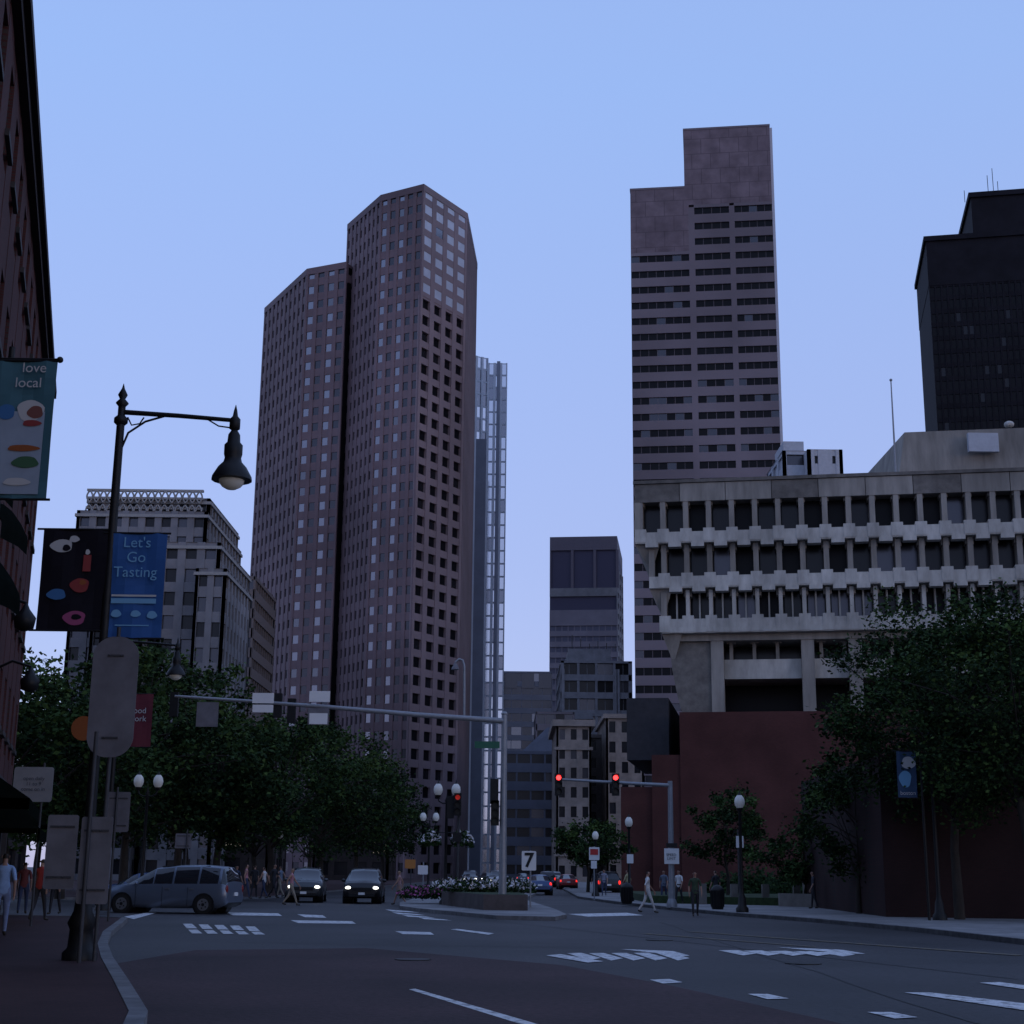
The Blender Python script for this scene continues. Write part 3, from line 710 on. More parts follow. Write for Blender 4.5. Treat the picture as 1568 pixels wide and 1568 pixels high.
banner('banner',168,816,246,978,yb-.05,blueb,[('t',"Let's\nGo\nTasting",.27,0,.26,lb_),('b',0,-.1,.8,.035,cream),('b',0,-.15,.8,.09,lb_),('e',-.28,-.27,.09,.07,lb_,0),('e',.05,-.27,.09,.06,lb_,0),('e',.33,-.28,.09,.07,lb_,0),('b',0,-.38,.6,.02,lb_)])
banner('banner',68,810,156,966,yb-.05,blackb,[('e',-.2,.33,.2,.12,cream,0),('e',-.13,.31,.07,.06,blackb,2),('e',-.02,.40,.09,.06,cream,1),('b',.2,.16,.14,.3,pr),('e',.2,.27,.04,.05,cream,2),('e',.12,-.06,.17,.13,pr,0),('e',.16,-.03,.06,.05,po,2),('e',-.22,-.15,.17,.1,pb,1),('e',.08,-.38,.2,.13,pp,0),('e',.1,-.37,.09,.05,blackb,2)])
teal=M('banner_teal',(.045,.12,.15),.7,noise=.1);pale_=M('print_pale_blue',(.24,.29,.36),.7,noise=.1);skb=M('print_brown',(.16,.06,.05),.7,noise=0)
banner('banner',-12,552,70,765,21,teal,[('b',.0,-.17,.76,1.28,pale_),('t','love',.22,.17,.44,cream),('t','local',.22,.1,.33,cream),('e',.16,.13,.20,.17,cream,1),('e',.24,.12,.12,.10,skb,2),('e',.2,.04,.14,.05,pr,3),('e',-.2,.12,.14,.12,pb,2),('e',.1,-.14,.24,.05,po,3),('e',.16,-.24,.2,.09,pg,3),('e',.05,-.38,.2,.06,cream,3)])
m=MB();xa,za=atY(92,551,21);m.tube([(xa-2.6,21.1,za+.05),(xa,21,za)],.022,0,6);m.ell((xa,21,za),(.05,.05,.05),0)
m.tube([(xa-.85,21.3,.13),(xa-.85,21.3,za+.3)],.05,0,8);m.obj('banner_pole',[blk])
banner('banner',192,1062,230,1144,64,M('banner_maroon',(.10,.015,.025),.7,noise=.1),[('t','good\nwork',.35,0,.1,cream)])
X,Z=atY(188,975,55);pend_lamp(X,55,Z,2.1)
def signpost(name,u,vb,vt,plates,mat=alum,r=.035,Yo=None):
    X,Yg=gnd(u,vb)
    if Yo: Yg=Yo;X=atY(u,vb,Yo)[0]
    zt=atY(u,vt,Yg)[1];e=empty(name,(X,Yg,0))
    m=MB();m.tube([(0,0,.1),(0,0,zt)],r,0,8);m.obj('post',[mat],e)
    for (u0,v0,u1,v1,kind,mt) in plates:
        xa,za=atY(u0,v0,Yg-.1);xc,zc_=atY(u1,v1,Yg-.1)
        m=MB();w=(xc-xa);h=za-zc_;cx=(xa+xc)/2-X;cz=(za+zc_)/2
        oy=.125 if (mt is signback and kind=='rect') else 0
        r_=min(w,h)*({'rect':.08,'round':.5,'oval':.45}[kind]);pts=[]
        for k in range(32):
            th=2*math.pi*(k+.5)/32;sx=1 if math.cos(th)>0 else -1;sz=1 if math.sin(th)>0 else -1
            pts.append((cx+sx*(w/2-r_)+r_*math.cos(th),cz+sz*(h/2-r_)+r_*math.sin(th)))
        N_=32
        m.idx([(p[0],-.07+oy,p[1]) for p in pts]+[(p[0],-.055+oy,p[1]) for p in pts],[list(range(N_)),list(range(2*N_-1,N_-1,-1))]+[[k,N_+k,N_+(k+1)%N_,(k+1)%N_] for k in range(N_)],0)
        if oy or kind=='oval':
            for zz in(cz+h*.34,cz-h*.34):
                m.box((cx,-.08+oy,zz),(w*.8 if oy else w*.35,.016,.035),1)
                for sx in(-.12,.12): m.ell((cx+sx*w,-.092+oy,zz),(.014,.01,.014),1,6,4)
        m.obj('plate',[mt,darkpost],e)
    return e
signpost('traffic_sign',142,1500,960,[(144,974,201,1160,'oval',signback)],mat=darkpost,Yo=25.5)
signpost('traffic_sign',118,1508,1120,[(122,1250,160,1385,'rect',signback),(70,1247,108,1362,'rect',signback)],mat=darkpost,Yo=25)
e=signpost('traffic_sign',122,1420,1130,[(110,1096,144,1134,'round',po)],mat=darkpost,Yo=38)
signpost('traffic_sign',165,1415,1205,[(163,1212,194,1274,'rect',signback)],mat=darkpost,Yo=44)
e=signpost('store_sign',48,1405,1168,[(22,1174,78,1228,'rect',signdim)],mat=darkpost,Yo=40)
a=atY(50,1200,39.8);text('open daily\n11 to 9\ncome on in',.14,(a[0]-e.location.x,-.13,a[1]),darkpost,e)
def globe_lamp(u,vb,vt,tw=True,baskets=False,name='globe_street_lamp',Y=None):
    X,Yg=gnd(u,vb)
    if Y: Yg=Y;X=atY(u,vb,Y)[0]
    Z=atY(u,vt,Yg)[1]-.1;m=MB()
    m.lathe((0,0,0),[(.26,0),(.26,.15),(.18,.25),(.15,.6),(.1,.7),(.075,.9),(.06,Z-.9 if tw else Z-.75),(.1,Z-.85 if tw else Z-.7)],0,12)
    def gl(x,z):
        m.lathe((x,0,z-.14),[(.05,0),(.12,.05),(.14,.14)],0,10);m.lathe((x,0,z),[(.12,0),(.2,.12),(.22,.26),(.19,.4),(.1,.52)],1,12);m.lathe((x,0,z+.5),[(.11,0),(.06,.06),(.03,.12),(.005,.22)],0,8)
    if tw:
        for s in(-1,1):
            m.tube([(0,0,Z-1.0),(s*.2,0,Z-1.0),(s*.38,0,Z-.9),(s*.42,0,Z-.7)],.035,0,6);gl(s*.42,Z-.62)
        m.lathe((0,0,Z-1.0),[(.06,0),(.09,.1),(.03,.3),(.005,.45)],0,8)
    else: gl(0,Z-.6)
    e=empty(name,(X,Yg,.13));m.obj('post',[blk,globe],e)
    if baskets:
        for s in(-1,1):
            mm=MB();mm.tube([(0,0,Z-2.35),(s*.75,0,Z-2.3)],.02,0,5);mm.obj('bracket',[blk],e)
            bs=shrub('flower_basket',0,0,(.55,.5),.75,[leafs[0],leafs[1],flw],70+s,True,500,.09);bs.parent=e;bs.location=(s*.75,0,Z-3.0)
    return e
globe_lamp(214,1392,1184,True,Y=64);globe_lamp(681,1388,1198,True,True,Y=70)
globe_lamp(1137,1402,1216,False);globe_lamp(964,1386,1250,False,Y=84);globe_lamp(912,1380,1272,False,Y=100)
globe_lamp(426,1378,1272,False,Y=100);globe_lamp(655,1376,1243,True,Y=98)
m=MB();X=atY(1440,1418,54)[0];m.lathe((0,0,0),[(.26,0),(.26,.15),(.18,.25),(.15,.6),(.1,.7),(.075,.9),(.06,6.4),(.1,6.5),(.02,6.7)],0,12);m.obj('banner_pole',[blk],loc=(X,54,.13))
def head(m,x,y,z,face=-1,lens=(3,4,4),s=1):
    m.box((x,y,z),(.34*s,.22,1.02*s),2)
    for k,c_ in enumerate(lens):
        zz=z+(.32-.32*k)*s
        if face: 
            pts=[(x+.115*s*math.cos(t_*math.pi/8),y+face*.113,zz+.115*s*math.sin(t_*math.pi/8)) for t_ in range(16)]
            m.face(pts if face<0 else pts[::-1],c_)
            vis=[(x+.14*s*math.cos(t_*math.pi/8),zz+.14*s*math.sin(t_*math.pi/8)) for t_ in range(-1,10)]
            for a,b in zip(vis[:-1],vis[1:]): m.face([(a[0],y+face*.11,a[1]),(b[0],y+face*.11,b[1]),(b[0],y+face*.34,b[1]),(a[0],y+face*.34,a[1])],2)
smats=[alum,signback,blk,redlamp,M('dark_lens',(.02,.02,.015),.4,noise=0),signwhite,signgreen]
Yg=62;X=atY(769,1398,Yg)[0];Zp=atY(775,1093,Yg)[1]
m=MB();m.tube([(X,Yg,.1),(X,Yg,Zp)],[.17,.12],0,12);m.lathe((X,Yg,.1),[(.28,0),(.28,.2),(.2,.35),(.17,.5)],0,12);m.ell((X,Yg,Zp),(.14,.14,.1),0)
def ap(u,v): 
    x,z=atY(u,v,Yg-1);return (x,Yg-.3,z)
m.tube([(X,Yg,atY(775,1104,Yg)[1]),ap(640,1092),ap(500,1080),ap(380,1071),ap(262,1063)],[.12,.105,.09,.075,.055],0,10)
def plate(u0,v0,u1,v1,mt,y=Yg-.5):
    a=atY(u0,v0,y);b=atY(u1,v1,y);m.box(((a[0]+b[0])/2,y,(a[1]+b[1])/2),(b[0]-a[0],.03,a[1]-b[1]),mt)
plate(387,1061,419,1077,5);plate(387,1079,418,1091,5);plate(474,1058,505,1075,5);plate(472,1084,503,1110,1);plate(474,1092,501,1109,5,Yg-.53);plate(302,1075,333,1113,1)
for u,v in((266,1078),(446,1088),(425,1080)):
    a=atY(u,v,Yg-.3);head(m,a[0],Yg-.2,a[1],1,(4,4,4))
plate(727,1135,765,1146,6)
a=atY(711,1098,Yg);b=atY(711,1020,Yg)
m.tube([(a[0],Yg,a[1]-.1),(b[0],Yg,b[1]),(b[0]-.08,Yg,b[1]+.25),(b[0]-.22,Yg,b[1]+.3),(b[0]-.38,Yg,b[1]+.15)],.05,0,8)
m.lathe((b[0]-.38,Yg,b[1]-.15),[(.17,0),(.15,.08),(.08,.2),(.04,.32)],1,10)
for u,v in((757,1212),(758,1245)):
    a=atY(u,v,Yg);head(m,a[0],Yg-.1,a[1],1 if u<758 else -1,(4,4,4))
m.obj('traffic_signal_mast',smats)
m=MB();Yg=70;X=atY(1029,1392,Yg)[0];Zp=atY(1025,1196,Yg)[1]
m.tube([(X,Yg,.1),(X,Yg,Zp)],[.15,.11],0,12);m.lathe((X,Yg,.1),[(.25,0),(.25,.2),(.17,.4)],0,12)
a=atY(850,1193,Yg);m.tube([(X,Yg,Zp-.2),(X-2,Yg,Zp-.12),(a[0],Yg,a[1])],[.09,.075,.05],0,8)
for u in(855,942):
    a=atY(u,1202,Yg);head(m,a[0],Yg-.25,a[1],-1,(3,4,4))
plate(1017,1299,1040,1323,5,Yg-.2);plate(1020,1291,1037,1298,2,Yg-.2)
m.obj('traffic_signal',smats)
a=atY(1028,1312,Yg-.24);text('SPEED\nLIMIT',.17,(a[0],Yg-.24,a[1]),blk,name='speed_sign_lettering').parent=bpy.data.objects['traffic_signal']
m=MB();Yg=69;X=atY(700,1388,Yg)[0];m.tube([(X,Yg,.1),(X,Yg,atY(700,1215,Yg)[1])],.06,0,8)
a=atY(701,1232,Yg);head(m,a[0],Yg-.15,a[1],-1,(3,4,4));a=atY(690,1236,Yg);head(m,a[0],Yg,a[1],1,(4,4,4))
a=atY(700,1282,Yg);m.box((a[0],Yg-.1,a[1]),(.4,.2,.42),2)
m.obj('pedestal_signal',[darkpost,signback,blk,redoff,smats[4]])
e=signpost('lane_sign',812,1398,1302,[(799,1303,821,1333,'rect',signwhite)],Yo=66)
a=atY(810,1318,65.8);t_=text('7',.85,(a[0]-e.location.x,-.09,a[1]),blk,e);t_.data.offset=.02
e=signpost('no_entry_sign',910,1388,1296,[(902,1297,918,1317,'rect',signwhite),(905,1318,914,1330,'rect',signwhite)],Yo=86)
m=MB();a=atY(904,1300,85.8);b=atY(916,1309,85.8);m.box(((a[0]+b[0])/2-e.location.x,-.085,(a[1]+b[1])/2),(b[0]-a[0],.01,a[1]-b[1]),0);m.obj('red_panel',[signred],e)
signpost('traffic_sign',965,1386,1300,[(960,1308,970,1322,'rect',signwhite)],mat=darkpost,Yo=83.4)
signpost('traffic_sign',1133,1402,1270,[(1127,1280,1139,1298,'rect',signwhite)],mat=darkpost,Yo=66)
signpost('traffic_sign',280,1385,1270,[(268,1276,291,1299,'rect',signback)],mat=darkpost,Yo=72);signpost('traffic_sign',647,1384,1320,[(640,1325,655,1339,'rect',signwhite)],Yo=78)
signpost('traffic_sign',628,1384,1310,[(620,1316,636,1330,'rect',M('sign_orange',(.4,.16,.04),.6,noise=0))],mat=darkpost,Yo=90)
banner('banner',1372,1150,1405,1222,53.5,M('banner_navy',(.03,.06,.12),.7,noise=.1),[('e',.1,.25,.25,.22,cream,0),('e',-.1,-.1,.22,.3,lb_,0),('t','boston',.2,0,-.4,cream)])
m=MB();X=atY(1410,1150,53.5)[0];m.tube([(X,53.6,.1),(X,53.6,6.5)],.05,0,8);m.obj('banner_pole',[blk])
pl_=[gnd(676,1390),gnd(740,1399),gnd(808,1400),(gnd(808,1400)[0]-.3,68),(gnd(676,1390)[0],76)]
m=MB();m.prism(pl_,.1,.75,0,1);m.obj('raised_planter',[M('planter_granite',(.075,.062,.06),.85,noise=.25),grassm])
for k,(u,v,mt,r) in enumerate(((690,1370,flw,1),(715,1370,flw,1),(745,1372,flw,1),(770,1374,flw,1),(795,1374,flw,.8),(650,1372,flp,1.1),(665,1372,flp,1),(632,1374,flp,1),(760,1368,leafs[2],1))):
    X,_=atY(u,v,67.5+k*.1);o=shrub('flower_bed',X,67.5+k*.25+(3 if mt is flp else 0),(r,.8),.6,[leafs[0],leafs[1],mt],90+k,True,520,.08);o.location.z=.72 if mt is not flp else .35
def bin_(u,vb):
    X,Y=gnd(u,vb);m=MB();m.lathe((0,0,0),[(.24,0),(.28,.1),(.3,.75),(.32,.8),(.3,.86),(.16,1.0),(.02,1.05)],0,14)
    for k in range(14):
        t_=k*2*math.pi/14;m.tube([(.29*math.cos(t_),.29*math.sin(t_),.12),(.315*math.cos(t_),.315*math.sin(t_),.76)],.012,0,4)
    m.obj('litter_bin',[blk],loc=(X,Y,.13))
bin_(1099,1397);bin_(960,1388)
# ================= VEHICLES =================
def car(name,X,Y,head_,pc,kind='suv',lights='head',L=None):
    S={'van':[(2.5,.40,.60,.66,.62,.5),(2.42,.26,.78,.84,.84,.72),(2.05,.22,.93,.99,.94,.84),(1.45,.2,1.03,1.09,.97,.84),(.80,.2,1.06,1.45,.98,.74),(.42,.2,1.07,1.64,.98,.70),(.36,.2,1.07,1.655,.98,.70),(-.35,.2,1.08,1.73,.98,.70),(-.43,.2,1.08,1.735,.98,.70),(-1.35,.2,1.09,1.75,.98,.70),(-1.43,.2,1.09,1.75,.98,.70),(-2.15,.22,1.10,1.70,.96,.68),(-2.25,.24,1.10,1.66,.95,.68),(-2.46,.34,1.06,1.16,.92,.82),(-2.52,.42,.62,.68,.86,.8)],
       'suv':[(2.35,.45,.66,.72,.7,.6),(2.3,.3,.92,.97,.88,.78),(1.9,.26,1.02,1.06,.94,.84),(1.1,.25,1.08,1.12,.96,.82),(.55,.25,1.1,1.55,.96,.72),(.3,.25,1.1,1.66,.96,.70),(.22,.25,1.1,1.67,.96,.70),(-.5,.25,1.1,1.72,.96,.70),(-.58,.25,1.1,1.72,.96,.70),(-1.4,.25,1.12,1.70,.96,.69),(-1.95,.26,1.12,1.62,.94,.67),(-2.05,.28,1.12,1.56,.94,.67),(-2.28,.4,1.06,1.14,.9,.8),(-2.32,.5,.66,.7,.85,.78)],
       'sedan':[(2.4,.38,.56,.6,.66,.5),(2.33,.26,.7,.74,.84,.72),(1.9,.2,.82,.86,.9,.8),(1.0,.2,.92,.95,.92,.8),(.35,.2,.94,1.34,.92,.62),(.1,.2,.95,1.42,.92,.60),(.02,.2,.95,1.42,.92,.60),(-.65,.2,.96,1.44,.92,.6),(-.72,.2,.96,1.43,.92,.6),(-1.1,.2,.97,1.36,.92,.6),(-1.75,.22,.98,1.02,.9,.76),(-2.3,.3,.92,.96,.86,.74),(-2.4,.42,.6,.64,.8,.7)]}[kind]
    ring=lambda s:[(0,s[1]),(s[4]-.12,s[1]),(s[4],s[1]+.14),(s[4]+.01,(s[1]+s[2])/2+.05),(s[4]-.03,s[2]),(s[5]+.02,s[3]-.05),(s[5]-.12,s[3]),(0,s[3]+.03)]
    m=MB();n_=len(S);vs=[];fs=[];mi=[]
    for s in S:
        r=ring(s)
        for y,z in r: vs.append((s[0],y,z))
        for y,z in r: vs.append((s[0],-y,z))
    for i_ in range(n_-1):
        a=S[i_];b=S[i_+1];dx=a[0]-b[0];ga=a[3]-a[2];gb=b[3]-b[2]
        cab=(ga>.3 or gb>.3) 
        for k in range(7):
            for sd in(0,8):
                f=(i_*16+sd+k,i_*16+sd+k+1,(i_+1)*16+sd+k+1,(i_+1)*16+sd+k)
                if sd==0:f=f[::-1]
                mt=0
                if k==4 and cab and dx>.15: mt=1
                if k in(5,6) and cab and abs(a[3]-b[3])>.085 and dx>.1: mt=1
                if k in(5,6) and cab and a[0]<-1.8 and abs(a[3]-b[3])>.3: mt=1
                if k<1: mt=2
                fs.append(f);mi.append(mt)
    m.idx(vs,fs,mi,True)
    for e_ in(0,n_-1):
        f=[e_*16+k for k in range(8)]+[e_*16+8+k for k in range(7,0,-1)]
        m.f.append(f if e_==0 else f[::-1]);m.m.append(0);m.sm.append(False)
    W=S[5][4];fxw,rxw=S[0][0]-.92,S[-1][0]+.88
    for xx in(fxw,rxw):
        for sd in(1,-1):
            def disc(r,y0,y1,mt,n=20):
                p=[(xx+r*math.cos(t_*2*math.pi/n),r*math.sin(t_*2*math.pi/n)+.34) for t_ in range(n)]
                m.idx([(a,sd*y0,b) for a,b in p]+[(a,sd*y1,b) for a,b in p],[list(range(n)) ,list(range(n,2*n))]+[[k,(k+1)%n,n+(k+1)%n,n+k] for k in range(n)],mt)
            disc(.42,W-.5,W+.016,2);disc(.335,W-.25,W+.03,3);disc(.22,W,W+.036,4);disc(.06,W,W+.045,2)
            for k in range(5):
                t_=k*2*math.pi/5;m.box((xx+.13*math.cos(t_),sd*(W+.037),.34+.13*math.sin(t_)),(.05,.012,.05),2)
    fx_=S[1][0];zf=S[1][2]
    for sd in(1,-1):
        m.ell((fx_-.02,sd*(S[1][4]-.2),zf-.14),(.1,.17,.09),5 if lights=='head' else 8,10,6)
        m.ell((S[-2][0]+.0,sd*(S[-2][4]-.1),S[-2][2]-.16),(.07,.1,.17),6 if lights=='x' else 9,8,6)
        m.ell((S[3][0]-.45,sd*(W+.09),S[3][2]+.05),(.08,.12,.08),0,8,6)
        m.box((-.0,sd*(W+.012),.62),(.012,.006,.7),2);m.box((-1.0,sd*(W+.012),.62),(.012,.006,.7),2);m.box((1.05,sd*(W+.012),.62),(.012,.006,.7),2)
        m.box((-.2,sd*(W+.02),.9),(.16,.02,.03),4);m.box((-1.15,sd*(W+.02),.9),(.16,.02,.03),4)
    m.box((fx_+.06,0,zf-.22),(.1,1.0,.16),2);m.box((fx_+.07,0,.42),(.1,1.3,.14),2);m.box((fx_+.14,0,.5),(.02,.32,.12),7)
    m.box((S[-1][0]-.02,0,.72),(.04,.32,.13),7)
    if kind!='sedan':
        for sd in(1,-1): m.tube([(.2,sd*.6,S[6][3]+.05),(-1.7,sd*.6,S[6][3]+.07)],.02,2,5)
    return m.obj(name,[pc,carglass,blk,rubber,rim,headl,taill,signwhite,headoff,tailo],loc=(X,Y,0.0),rot=head_)
def paintm(n,c): return M(n,c,.28,.35,noise=.03,spec=.6)
pbl=paintm('paint_blue_silver',(.10,.125,.17));pbk=paintm('paint_black',(.012,.012,.014));pgr=paintm('paint_grey',(.05,.055,.06));prd=paintm('paint_red',(.2,.02,.02));pwh=paintm('paint_white',(.4,.4,.4));psb=paintm('paint_blue',(.03,.055,.13))
X=atY(258,1390,57)[0]
car('minivan',X,57.5,math.radians(180-10),pbl,'van','off')
X=atY(200,1390,64)[0];car('parked_car',X,66,math.radians(180),psb,'sedan','off')
X=atY(551,1387,76)[0];car('suv',X,78.2,math.radians(-88),pbk,'suv')
X=atY(458,1387,77)[0];car('car',X,79.5,math.radians(-86),pgr,'suv')
for u,Y,pc,kd,hd,lt in((826,112,psb,'sedan',90,'x'),(868,150,prd,'sedan',92,'x'),(762,160,pwh,'suv',-90,'head'),(838,170,pbk,'suv',90,'x'),(800,210,pgr,'sedan',90,'x'),(745,230,pbk,'sedan',-90,'head'),(850,230,pwh,'suv',90,'x'),(720,180,pgr,'suv',-90,'head'),(930,120,pbk,'suv',90,'x')):
    X=atY(u,1350,Y)[0];car('car',X,Y,math.radians(hd),pc,kd,lt)
# ================= PEOPLE =================
skinm=M('skin',(.26,.15,.11),.6,noise=.05);hairD=M('hair_dark',(.02,.014,.01),.7,noise=.2);hairB=M('hair_blond',(.2,.14,.07),.7,noise=.2);shoe=M('shoe_leather',(.03,.025,.02),.6,noise=.1)
_c={}
def cloth(c):
    if c not in _c:_c[c]=M('cloth_%d'%len(_c),c,.85,noise=.15,scale=8)
    return _c[c]
def person(name,u,vb,face,shirt,pants,stride=.0,hgt=1.72,hair=None,Y=None,z=0.0,short=False,arm=0.0,skirt=False):
    if Y is None: X,Yg=gnd(u,vb)
    else: Yg=Y;X=atY(u,vb,Y)[0]
    s=hgt/1.75;V=[];E=[];Rr=[];T=[]
    def av(p,r,t,par=None):
        V.append(Vector(p)*s);Rr.append((r[0]*s,r[1]*s) if isinstance(r,tuple) else (r*s,r*s));T.append(t)
        if par is not None:E.append((par,len(V)-1))
        return len(V)-1
    pel=av((0,0,.97),(.145,.11),'p');wa=av((0,0,1.12),(.125,.095),'s',pel);ch=av((0,.01,1.32),(.15,.105),'s',wa);ne=av((0,0,1.47),(.065,.06),'s',ch)
    nk=av((0,.01,1.53),(.052,.055),'k',ne);jw=av((0,.03,1.58),(.062,.075),'k',nk);h1=av((0,.02,1.65),(.075,.095),'k',jw);h2=av((0,.01,1.715),(.06,.075),'h',h1)
    av((0,.125,1.625),.012,'k',h1)
    for sd in(-1,1):
        sw=stride*sd
        sh=av((sd*.17,0,1.42),.06,'s',ch);el=av((sd*.235,-sw*.45-.02,1.15),.042,'s' if not short else 'k',sh)
        wr=av((sd*.24,-sw*.75+.08+arm,.92+arm*.8),.028,'k',el);pm_=av((sd*.24,-sw*.8+.11+arm,.85+arm),(.034,.02),'k',wr)
        for f in range(4):
            fx0=-.024+.016*f;ln=(.075,.085,.08,.062)[f]
            a1=av((sd*.24+fx0*.3,-sw*.8+.115+arm+fx0,.81+arm),.009,'k',pm_);av((sd*.235+fx0*.3,-sw*.8+.125+arm+fx0,.81-ln+arm),.008,'k',a1)
        th=av((sd*.225,-sw*.8+.15+arm,.835+arm),.01,'k',pm_);av((sd*.22,-sw*.8+.165+arm,.79+arm),.009,'k',th)
        hp_=av((sd*.095,0,.90),(.095,.10),'p',pel);kn=av((sd*.10,sw*.42+.04*abs(stride)*2,.50),.062,'p' if not skirt else 'k',hp_)
        back=1 if sw<0 else 0
        an=av((sd*.10,sw*.9-(.08 if back else 0),.10+.10*abs(stride)*back),.04,'p' if not skirt else 'k',kn);he=av((sd*.10,sw*.9-.02-(.08 if back else 0),.05+.10*abs(stride)*back),.042,'b',an)
        av((sd*.11,sw*.9+.16-(.08 if back else 0),.035+.02*back),(.04,.028),'b',he)
    me=bpy.data.meshes.new('sk');me.from_pydata(V,E,[]);o=bpy.data.objects.new('sk',me);ROOT.objects.link(o)
    o.modifiers.new('Skin','SKIN');sv=o.data.skin_vertices[0].data
    for i_,r in enumerate(Rr): sv[i_].radius=r
    sv[0].use_root=True
    sb=o.modifiers.new('Sub','SUBSURF');sb.levels=1;sb.render_levels=1
    dg=bpy.context.evaluated_depsgraph_get();nm=bpy.data.meshes.new_from_object(o.evaluated_get(dg))
    bpy.data.objects.remove(o)
    for mt in(cloth(shirt),cloth(pants),skinm,hair or hairD,shoe): nm.materials.append(mt)
    mp_={'s':0,'p':1,'k':2,'h':3,'b':4}
    for pg_ in nm.polygons:
        c_=pg_.center;b=None;bd=9
        for a,b2 in E:
            A_,B_=V[a],V[b2];ab=B_-A_;t_=max(0,min(1,(c_-A_).dot(ab)/max(1e-9,ab.dot(ab))));dd=(c_-A_-ab*t_).length-(Rr[a][0]*(1-t_)+Rr[b2][0]*t_)
            if dd<bd: bd=dd;b=T[b2]
        if b=='k' and c_.z>1.60*s and (c_.y<.03*s or c_.z>1.70*s): b='h'
        pg_.material_index=mp_[b];pg_.use_smooth=True
    ob=bpy.data.objects.new(name,nm);ROOT.objects.link(ob);ob.location=(X,Yg,z);ob.rotation_euler=(0,0,face)
    m=MB()
    for sd in(-1,1):
        m.ell((sd*.03*s,.108*s,1.655*s),(.012,.008,.008),0,6,4);m.ell((sd*.078*s,.01*s,1.64*s),(.012,.022,.03),1,6,4)
    m.box((0,.108*s,1.585*s),(.045,.012,.01),2)
    m.obj('face_features',[hairD,skinm,signred],ob)
    if skirt:
        m=MB();m.lathe((0,0,0),[(.20*s,.55*s),(.17*s,.8*s),(.14*s,1.05*s)],0,14);m.obj('skirt',[cloth(pants)],ob)
    return ob
W_=(.5,.5,.5);D_=(.02,.02,.025);B_=(.03,.04,.08);K_=(.22,.19,.15);R_=(.22,.025,.025);Pk=(.35,.16,.19);Lb=(.22,.32,.5)
hp=math.pi/2
person('pedestrian',992,1398,-hp*.9,W_,(.42,.42,.42),.32,1.75)
person('pedestrian',1065,1403,hp*2,(.03,.05,.03),D_,.1,1.75)
person('pedestrian',1097,1396,.6,D_,D_,.1,1.7,Y=74,z=.13)
person('pedestrian',445,1388,-hp,Pk,K_,.34,1.72,Y=71,hair=hairB,short=True)
person('pedestrian',611,1386,hp,(.3,.18,.18),(.2,.14,.13),.3,1.66,Y=75,skirt=True,hair=hairB,short=True)
for k,(u,Y,sh,pa) in enumerate(((340,80,W_,K_),(360,84,B_,D_),(375,79,Pk,B_),(388,83,D_,D_),(403,80,W_,B_),(418,82,D_,D_),(428,85,(.12,.15,.2),K_))):
    person('pedestrian',u,1380,random.uniform(0,6.28),sh,pa,random.uniform(.05,.3),random.uniform(1.62,1.82),Y=Y,z=.13,short=k%2==0)
person('pedestrian',57,1420,-.3,R_,D_,.2,1.78,Y=44,z=.13,short=True)
person('pedestrian',1,1400,.3,Lb,(.16,.2,.32),.25,1.85,Y=34,z=.13)
person('pedestrian',32,1410,.2,(.12,.03,.03),B_,.2,1.7,Y=50,z=.13)
person('pedestrian',82,1410,3,D_,D_,.15,1.72,Y=50,z=.13)
person('pedestrian',1040,1390,2.6,W_,D_,.2,1.7,Y=78,z=.13);person('pedestrian',1017,1390,2.8,(.1,.12,.16),B_,.2,1.7,Y=82,z=.13)
person('pedestrian',1247,1400,1.5,(.03,.03,.04),D_,.1,1.7,Y=70,z=.13)
person('pedestrian',912,1380,0,D_,B_,.3,1.75,Y=100,z=.13);person('pedestrian',925,1380,3,(.2,.2,.25),B_,.2,1.75,Y=102,z=.13)
person('pedestrian',961,1385,1,(.3,.27,.15),D_,.2,1.7,Y=90,z=.13)
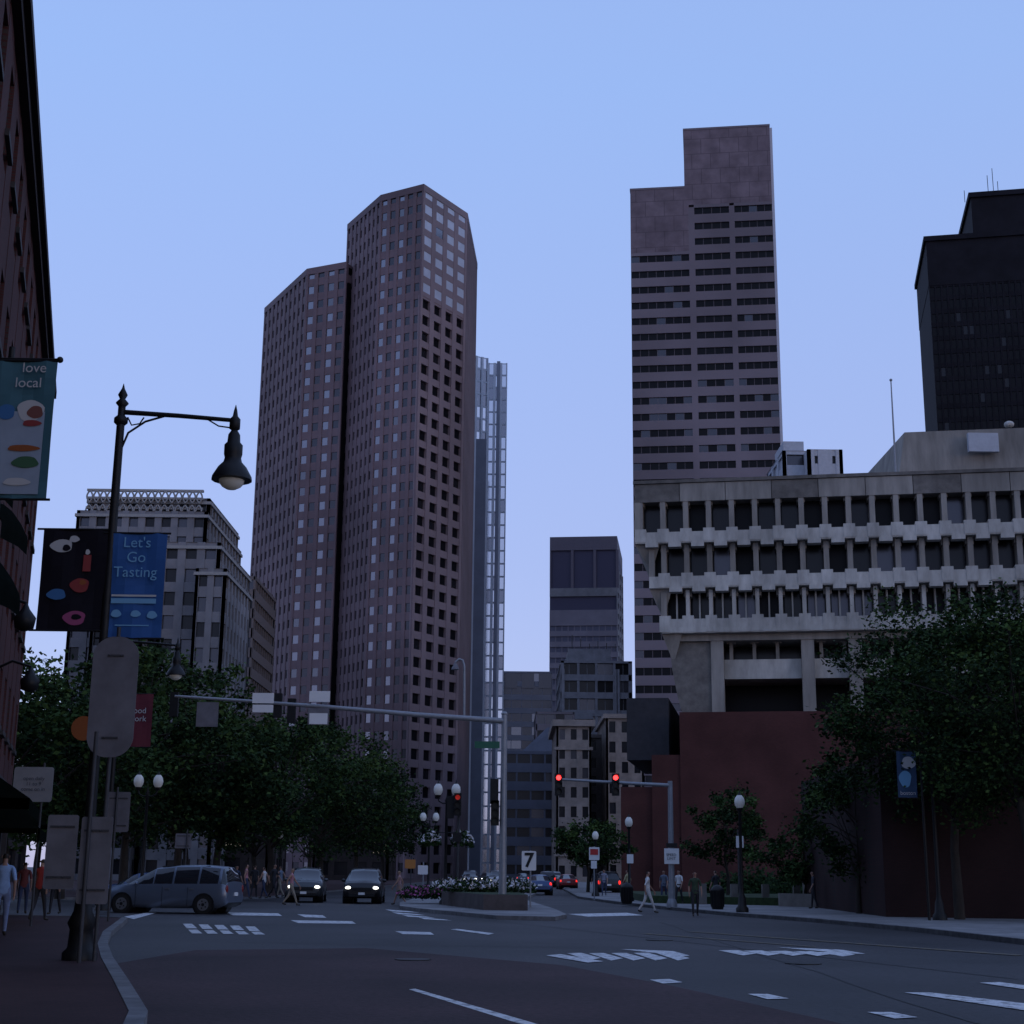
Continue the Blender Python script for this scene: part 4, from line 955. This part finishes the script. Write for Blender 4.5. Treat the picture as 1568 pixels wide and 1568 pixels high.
# ================= SKY / LIGHT / CAMERA =================
w_=bpy.data.worlds.new('World');sc.world=w_;w_.use_nodes=True;nt=w_.node_tree
bg=nt.nodes['Background'];out_=nt.nodes['World Output'];sk=nt.nodes.new('ShaderNodeTexSky');sk.sky_type='NISHITA';sk.sun_disc=False
el,rt=math.radians(6),math.radians(140)
sk.sun_elevation=el;sk.sun_rotation=rt;sk.altitude=0;sk.air_density=1.0;sk.dust_density=.6;sk.ozone_density=2.0
vm=nt.nodes.new('ShaderNodeVectorMath');vm.operation='MULTIPLY';vm.inputs[1].default_value=(.8,.9,1.2)
nt.links.new(sk.outputs[0],vm.inputs[0]);nt.links.new(vm.outputs[0],bg.inputs['Color']);bg.inputs['Strength'].default_value=.05
tc=nt.nodes.new('ShaderNodeTexCoord');sx=nt.nodes.new('ShaderNodeSeparateXYZ');nt.links.new(tc.outputs['Generated'],sx.inputs[0])
rp=nt.nodes.new('ShaderNodeValToRGB');rp.color_ramp.elements[0].position=0;rp.color_ramp.elements[0].color=(.41,.42,.70,1)
rp.color_ramp.elements[1].position=1;rp.color_ramp.elements[1].color=(.28,.38,.72,1)
e_=rp.color_ramp.elements.new(.2);e_.color=(.35,.41,.71,1)
e_=rp.color_ramp.elements.new(.5);e_.color=(.30,.44,.80,1)
nt.links.new(sx.outputs[2],rp.inputs[0]);b2=nt.nodes.new('ShaderNodeBackground');nt.links.new(rp.outputs[0],b2.inputs['Color']);b2.inputs['Strength'].default_value=1.0
ad=nt.nodes.new('ShaderNodeAddShader');nt.links.new(bg.outputs[0],ad.inputs[0]);nt.links.new(b2.outputs[0],ad.inputs[1]);nt.links.new(ad.outputs[0],out_.inputs['Surface'])
sl=bpy.data.lights.new('sun','SUN');sl.energy=.07;sl.angle=math.radians(15);sl.color=(1,.88,.85)
so=bpy.data.objects.new('sun',sl);ROOT.objects.link(so)
dirv=Vector((math.sin(rt)*math.cos(el),math.cos(rt)*math.cos(el),math.sin(el)))
so.rotation_euler=dirv.to_track_quat('Z','Y').to_euler()
cam=bpy.data.cameras.new('camera');co=bpy.data.objects.new('camera',cam);ROOT.objects.link(co)
cam.sensor_width=56;cam.lens=56*F/1568;cam.clip_end=9000;cam.clip_start=.1
co.matrix_world=Matrix.Translation((0,0,H))@Matrix.Rotation(math.pi/2+P,4,'X')@Matrix.Rotation(R,4,'Z')
sc.camera=co
sc.view_settings.view_transform='Standard';sc.view_settings.look='None';sc.view_settings.exposure=0
